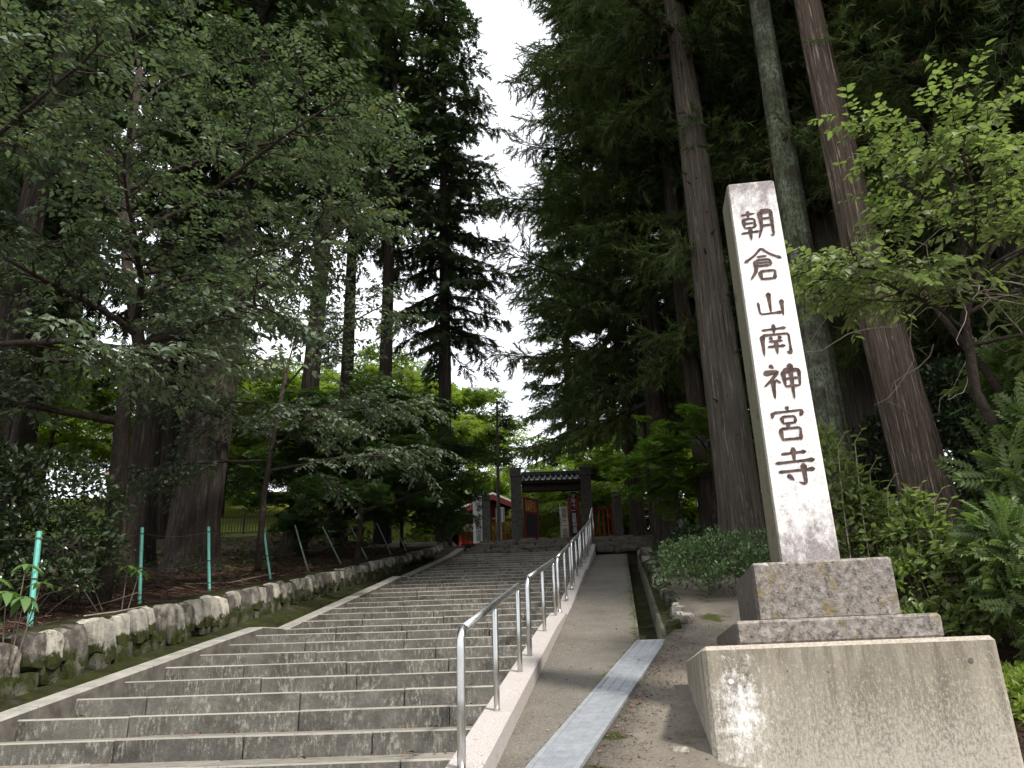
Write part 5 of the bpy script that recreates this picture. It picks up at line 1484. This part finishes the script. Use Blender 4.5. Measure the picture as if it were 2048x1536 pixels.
# glossy bush on the left
CB = shrub(9, [(-.1, 0, 1.3, .6, .55, .45), (.35, .1, 1.05, .5, .5, .45), (-.6, .1, 1.0, .6, .55, .5), (.1, -.1, .65, .6, .5, .42), (-.5, -.1, .5, .6, .5, .4), (.5, .1, .55, .4, .4, .4), (.2, -.1, .22, .6, .45, .3), (-.5, -.1, .15, .6, .45, .3), (-1.1, 0, .8, .6, .5, .6), (-1.0, .1, 1.5, .55, .5, .45)], 9500, T_LEAF6, .072, 'camellia', up=.05, stems=1)
put_shrub('evergreen_bush', 'big dark glossy evergreen bush behind the nearest stake', (-5.2, 8.9, zleft(-5.2, 8.9) + .1), CB)
put_shrub('evergreen_bush', 'dark evergreen bush in the shade at the far left edge', (-7.2, 9.6, zleft(-7.2, 9.6)), CB, rz=2.5, sc=1.1)
for i, (x, y, rz, sc, lab) in enumerate([(8.6, 13.2, .4, 1.5, 'dark evergreen thicket in shade behind the reddish trunk'), (7.3, 15.0, 2.0, 1.5, 'dark evergreen thicket between the mossy and the reddish trunk'), (10.5, 12.0, 4.0, 1.7, 'dark evergreen thicket far back at the right edge')]):
    put_shrub('evergreen_bush', lab, (x, y, zright(x, y)), CB, rz=rz, sc=sc)
GS = shrub(61, [(0, 0, 1.5, 1.2, .7, 1.0), (-1.2, .2, 1.2, .9, .7, .9), (1.1, .3, 1.1, .9, .7, .8), (.2, -.2, .6, 1.5, .7, .7), (2.0, .5, 1.3, .8, .7, .9)], 5200, T_LEAF4, .16, 'sun_leaf', up=.3)
for x, y, rz, sc, lab in ((.6, 32.0, 0, 1.05, 'sunlit yellow-green garden shrub framed by the gate opening'), (-3.3, 31.5, 1.9, 1.0, 'sunlit yellow-green shrub left of the white banner, behind the wall end'), (4.6, 34.0, 3.5, 1.0, 'sunlit yellow-green shrub behind the red fence right of the gate')):
    put_shrub('garden_shrub', lab, (x, y, TERR), GS, rz=rz, sc=sc)
# plants with large soft leaves: every leaf a part
bl = MB(); V, T = leaf6(.19); bl.add(V, T, None, .5); blm = bl.mesh('leaf', True, MAT['bigleaf'])
def bigleaf(label, loc, whorls, sc=1.0):
    t = tag(empty('broad_leaf_plant', loc), label, 'plant')
    s = MB()
    for (x, y, z, r_, n, tilt) in whorls:
        s.tube([(x * .4, y * .4, -.05), (x * .8, y * .8, z * .6), (x, y, z)], [.008, .006, .005], 5, False)
        for i in range(n):
            a = 6.28 * i / n + Rl.uniform(-.2, .2)
            obj('leaf', blm, t, (x, y, z), (Rl.uniform(-.2, .2), tilt + Rl.uniform(-.15, .25), a), (r_ * Rl.uniform(.8, 1.15),) * 3)
    obj('stems', s.mesh('stems', True, MAT['twig']), t)
bigleaf('light green plant with large hand-shaped leaves at the left edge by the nearest stake', (-4.35, 7.35, zleft(-4.95, 7.35) - .12), [(-.12, 0, .55, .24, 7, .45), (.06, -.02, .50, .22, 7, .55), (-.30, .05, .68, .22, 6, .4), (-.05, .1, .80, .18, 6, .35), (.16, .02, .62, .15, 5, .3), (-.25, -.05, .35, .2, 6, .5)])
bigleaf('small broad-leaved sprig at the foot of the glossy bush', (-4.35, 9.3, zleft(-5.0, 9.3)), [(0, 0, .48, .16, 7, .4), (.12, .05, .44, .15, 6, .5), (-.5, -.2, .40, .15, 6, .5), (-.4, -.15, .5, .14, 6, .4)])
# undergrowth on the bank
b = MB(); ru = np.random.default_rng(15)
P = []
for i in range(420):
    y = ru.uniform(9.5, 24.5); s_ = ru.uniform(.5, 7) if y > 15 else ru.uniform(1.0, 6)
    x = float(xW(y)) - s_
    if ru.random() < .45 and s_ < 1.6: continue
    z = zleft(x, y)
    for k in range(ru.integers(5, 16)): P.append((x + ru.normal(0, .18), y + ru.normal(0, .18), z + abs(ru.normal(0, .16)) + .02))
for i in range(300):
    y = ru.uniform(12, 24); x = float(xrock(y)) + ru.uniform(1.2, 5); z = zright(x, y)
    for k in range(ru.integers(5, 16)): P.append((x + ru.normal(0, .2), y + ru.normal(0, .2), z + abs(ru.normal(0, .18)) + .02))
for i in range(500):
    y = ru.uniform(5.5, 12); x = max(float(xrock(y)) + ru.uniform(1.7, 6), 3.2 + ru.uniform(0, 4)); z = zright(x, y)
    for k in range(ru.integers(6, 16)): P.append((x + ru.normal(0, .2), y + ru.normal(0, .2), z + abs(ru.normal(0, .2)) + .02))
P = np.array(P); n = len(P)
foliage(b, T_LEAF6, P, np.concatenate([ru.normal(0, 1, (n, 2)), ru.uniform(-.2, .6, (n, 1))], 1), np.array((0, 0, 1)) + ru.normal(0, .4, (n, 3)), ru.uniform(.05, .11, n), ru.uniform(.1, .9, n))
tag(obj('undergrowth', b.mesh('undergrowth', False, MAT['maple'])), kind='stuff')
# needle litter on the bank
b = MB(); n = 15000
yl_ = 5.0 + 17 * ru.random(n) ** 1.5; sl_ = .32 + 4.8 * ru.random(n) ** 1.3
xl_ = xW(yl_) - sl_
zl_ = g_left(xl_, yl_) + ru.uniform(.0, .035, n)
a = ru.uniform(0, 6.28, n)
foliage(b, (np.array([(0, .018, 0), (.5, .03, .05), (1, 0, .0), (.5, -.03, .05), (0, -.018, 0)]), np.array([(0, 1, 3), (0, 3, 4), (1, 2, 3)])), np.stack([xl_, yl_, zl_], 1), np.stack([np.cos(a), np.sin(a), ru.uniform(-.25, .35, n)], 1), np.array((0, 0, 1)) + ru.normal(0, .4, (n, 3)), ru.uniform(.06, .26, n), ru.random(n) ** 1.5)
tag(obj('leaf_litter', b.mesh('leaf_litter', False, MAT['litter'])), kind='stuff')
# crumbs and needles: on the treads against the risers, along the grating and over the earth
b = MB(); P = []; S = []
for n_ in range(-2, 22):
    y0, y1, z = stepY(n_), stepY(n_ + 1), stepZ(n_)
    for k in range(70):
        e = ru.random(); xa, xb = float(xL(y0)) + .12, float(xR(y0)) - .12
        x = xa + (xb - xa) * (ru.random() if e < .5 else (ru.random() ** 3 * .3 if e < .7 else 1 - ru.random() ** 3 * .25))
        y = y1 - .02 - .5 * ru.random() ** 2.2
        P.append((x, y, z + .006)); S.append(ru.uniform(.012, .05))
for k in range(2600):
    y = 5.2 + 5.5 * ru.random(); x = float(xD(y)) + .345 + abs(ru.normal(0, .16 if k % 2 else .5))
    if x > 1.12 + .12 * (y - 5.6) and y < 7.4: continue
    P.append((x, y, zright(x, y) + .006)); S.append(ru.uniform(.008, .036))
for k in range(700):
    y = 5.0 + 15 * ru.random(); f = ru.random() ** 2; f = f if k % 2 else 1 - f
    x = float(xr0(y)) + f * float(xr1(np.float64(y)) - xr0(y)); P.append((x, y, float(zr(y)) + .012)); S.append(ru.uniform(.008, .03))
P = np.array(P); n = len(P); a = ru.uniform(0, 6.28, n)
foliage(b, (np.array([(0, .09, 0), (.6, .16, .1), (1, 0, .02), (.4, -.15, .05)]), np.array([(0, 1, 3), (1, 2, 3)])), P, np.stack([np.cos(a), np.sin(a), ru.uniform(-.1, .25, n)], 1), np.array((0, 0, 1)) + ru.normal(0, .3, (n, 3)), np.array(S), ru.random(n) ** 1.4)
tag(obj('fine_litter', b.mesh('fine_litter', False, MAT['litter'])), kind='stuff')
# thin dead twigs lying on the bank
for i, (x, y, L, a, lab) in enumerate([(-4.9, 9.6, .9, -.5, 'pale dead stick on the litter between the first two stakes'), (-5.0, 12.6, 1.3, .4, 'long dead stick leaning at the foot of the thickest trunk'), (-4.5, 8.8, .6, .2, 'short pale stick on the litter near the first stake')]):
    z = zleft(x, y)
    b = MB(); b.tube([(0, 0, .02), (L * .5 * math.cos(a), L * .5 * math.sin(a), .06), (L * math.cos(a), L * math.sin(a), .12 + .1 * (i == 1))], [.011, .008, .004], 5, False)
    tag(obj('dead_stick', b.mesh('dead_stick', True, MAT['pale_twig']), None, (x, y, z)), lab, 'stick')
# fallen leaves: on the steps, the ramp, the grating and the ground, one object each
fl = MB(); fl.add(V, T, None, .5); flm = fl.mesh('fallen_leaf', True, MAT['dead_leaf'])
fy = MB(); fy.add(V, T, None, .5); fym = fy.mesh('fallen_leaf', True, MAT['yellow_leaf'])
def fallen(x, y, z, s_, m, lab, grp): tag(obj('fallen_leaf', m, None, (x, y, z + .012), (Rl.uniform(-.3, .3), Rl.uniform(-.3, .3), Rl.uniform(0, 6.28)), (s_,) * 3), lab, 'leaf', grp)
for i in range(26):
    n = Rl.choice([-1, -1, 0, 0, 0, 1, 1, 2, 3, 4]); x = float(xR(stepY(n))) - .14 - abs(Rl.gauss(0, .22)) if i < 18 else Rl.uniform(-3.3, -.4)
    fallen(x, stepY(n) + Rl.uniform(.25, .55), stepZ(n), Rl.uniform(.05, .10), flm, 'small brown dead leaf on the lower steps near the kerb', 'dead leaves on the steps')
for i in range(9):
    y = Rl.uniform(5.8, 12); x = float(xr0(y)) + Rl.uniform(.1, .9) * float(xr1(np.float64(y)) - xr0(y))
    fallen(x, y, float(zr(y)), Rl.uniform(.03, .055), fym if i < 5 else flm, 'tiny fallen leaf lying on the asphalt ramp', 'leaves on the ramp')
for i in range(34):
    y = Rl.uniform(5.3, 9.2); x = float(xD(np.float64(y))) + .36 + abs(Rl.gauss(0, .25)); 
    if x > 1.15 + .12 * (y - 5.6): continue
    fallen(x, y, zright(x, y), Rl.uniform(.03, .07), flm, 'dark leaf scrap on the earth between grating and plinth', 'leaf scraps beside the grating')
fallen(float(xD(np.float64(8.3))) + .2, 8.3, float(zr(8.3)) + .01, .075, flm, 'single orange-brown leaf on the upper drain grating', None)
print('TRIS', sum(len(m.polygons) for m in bpy.data.meshes))
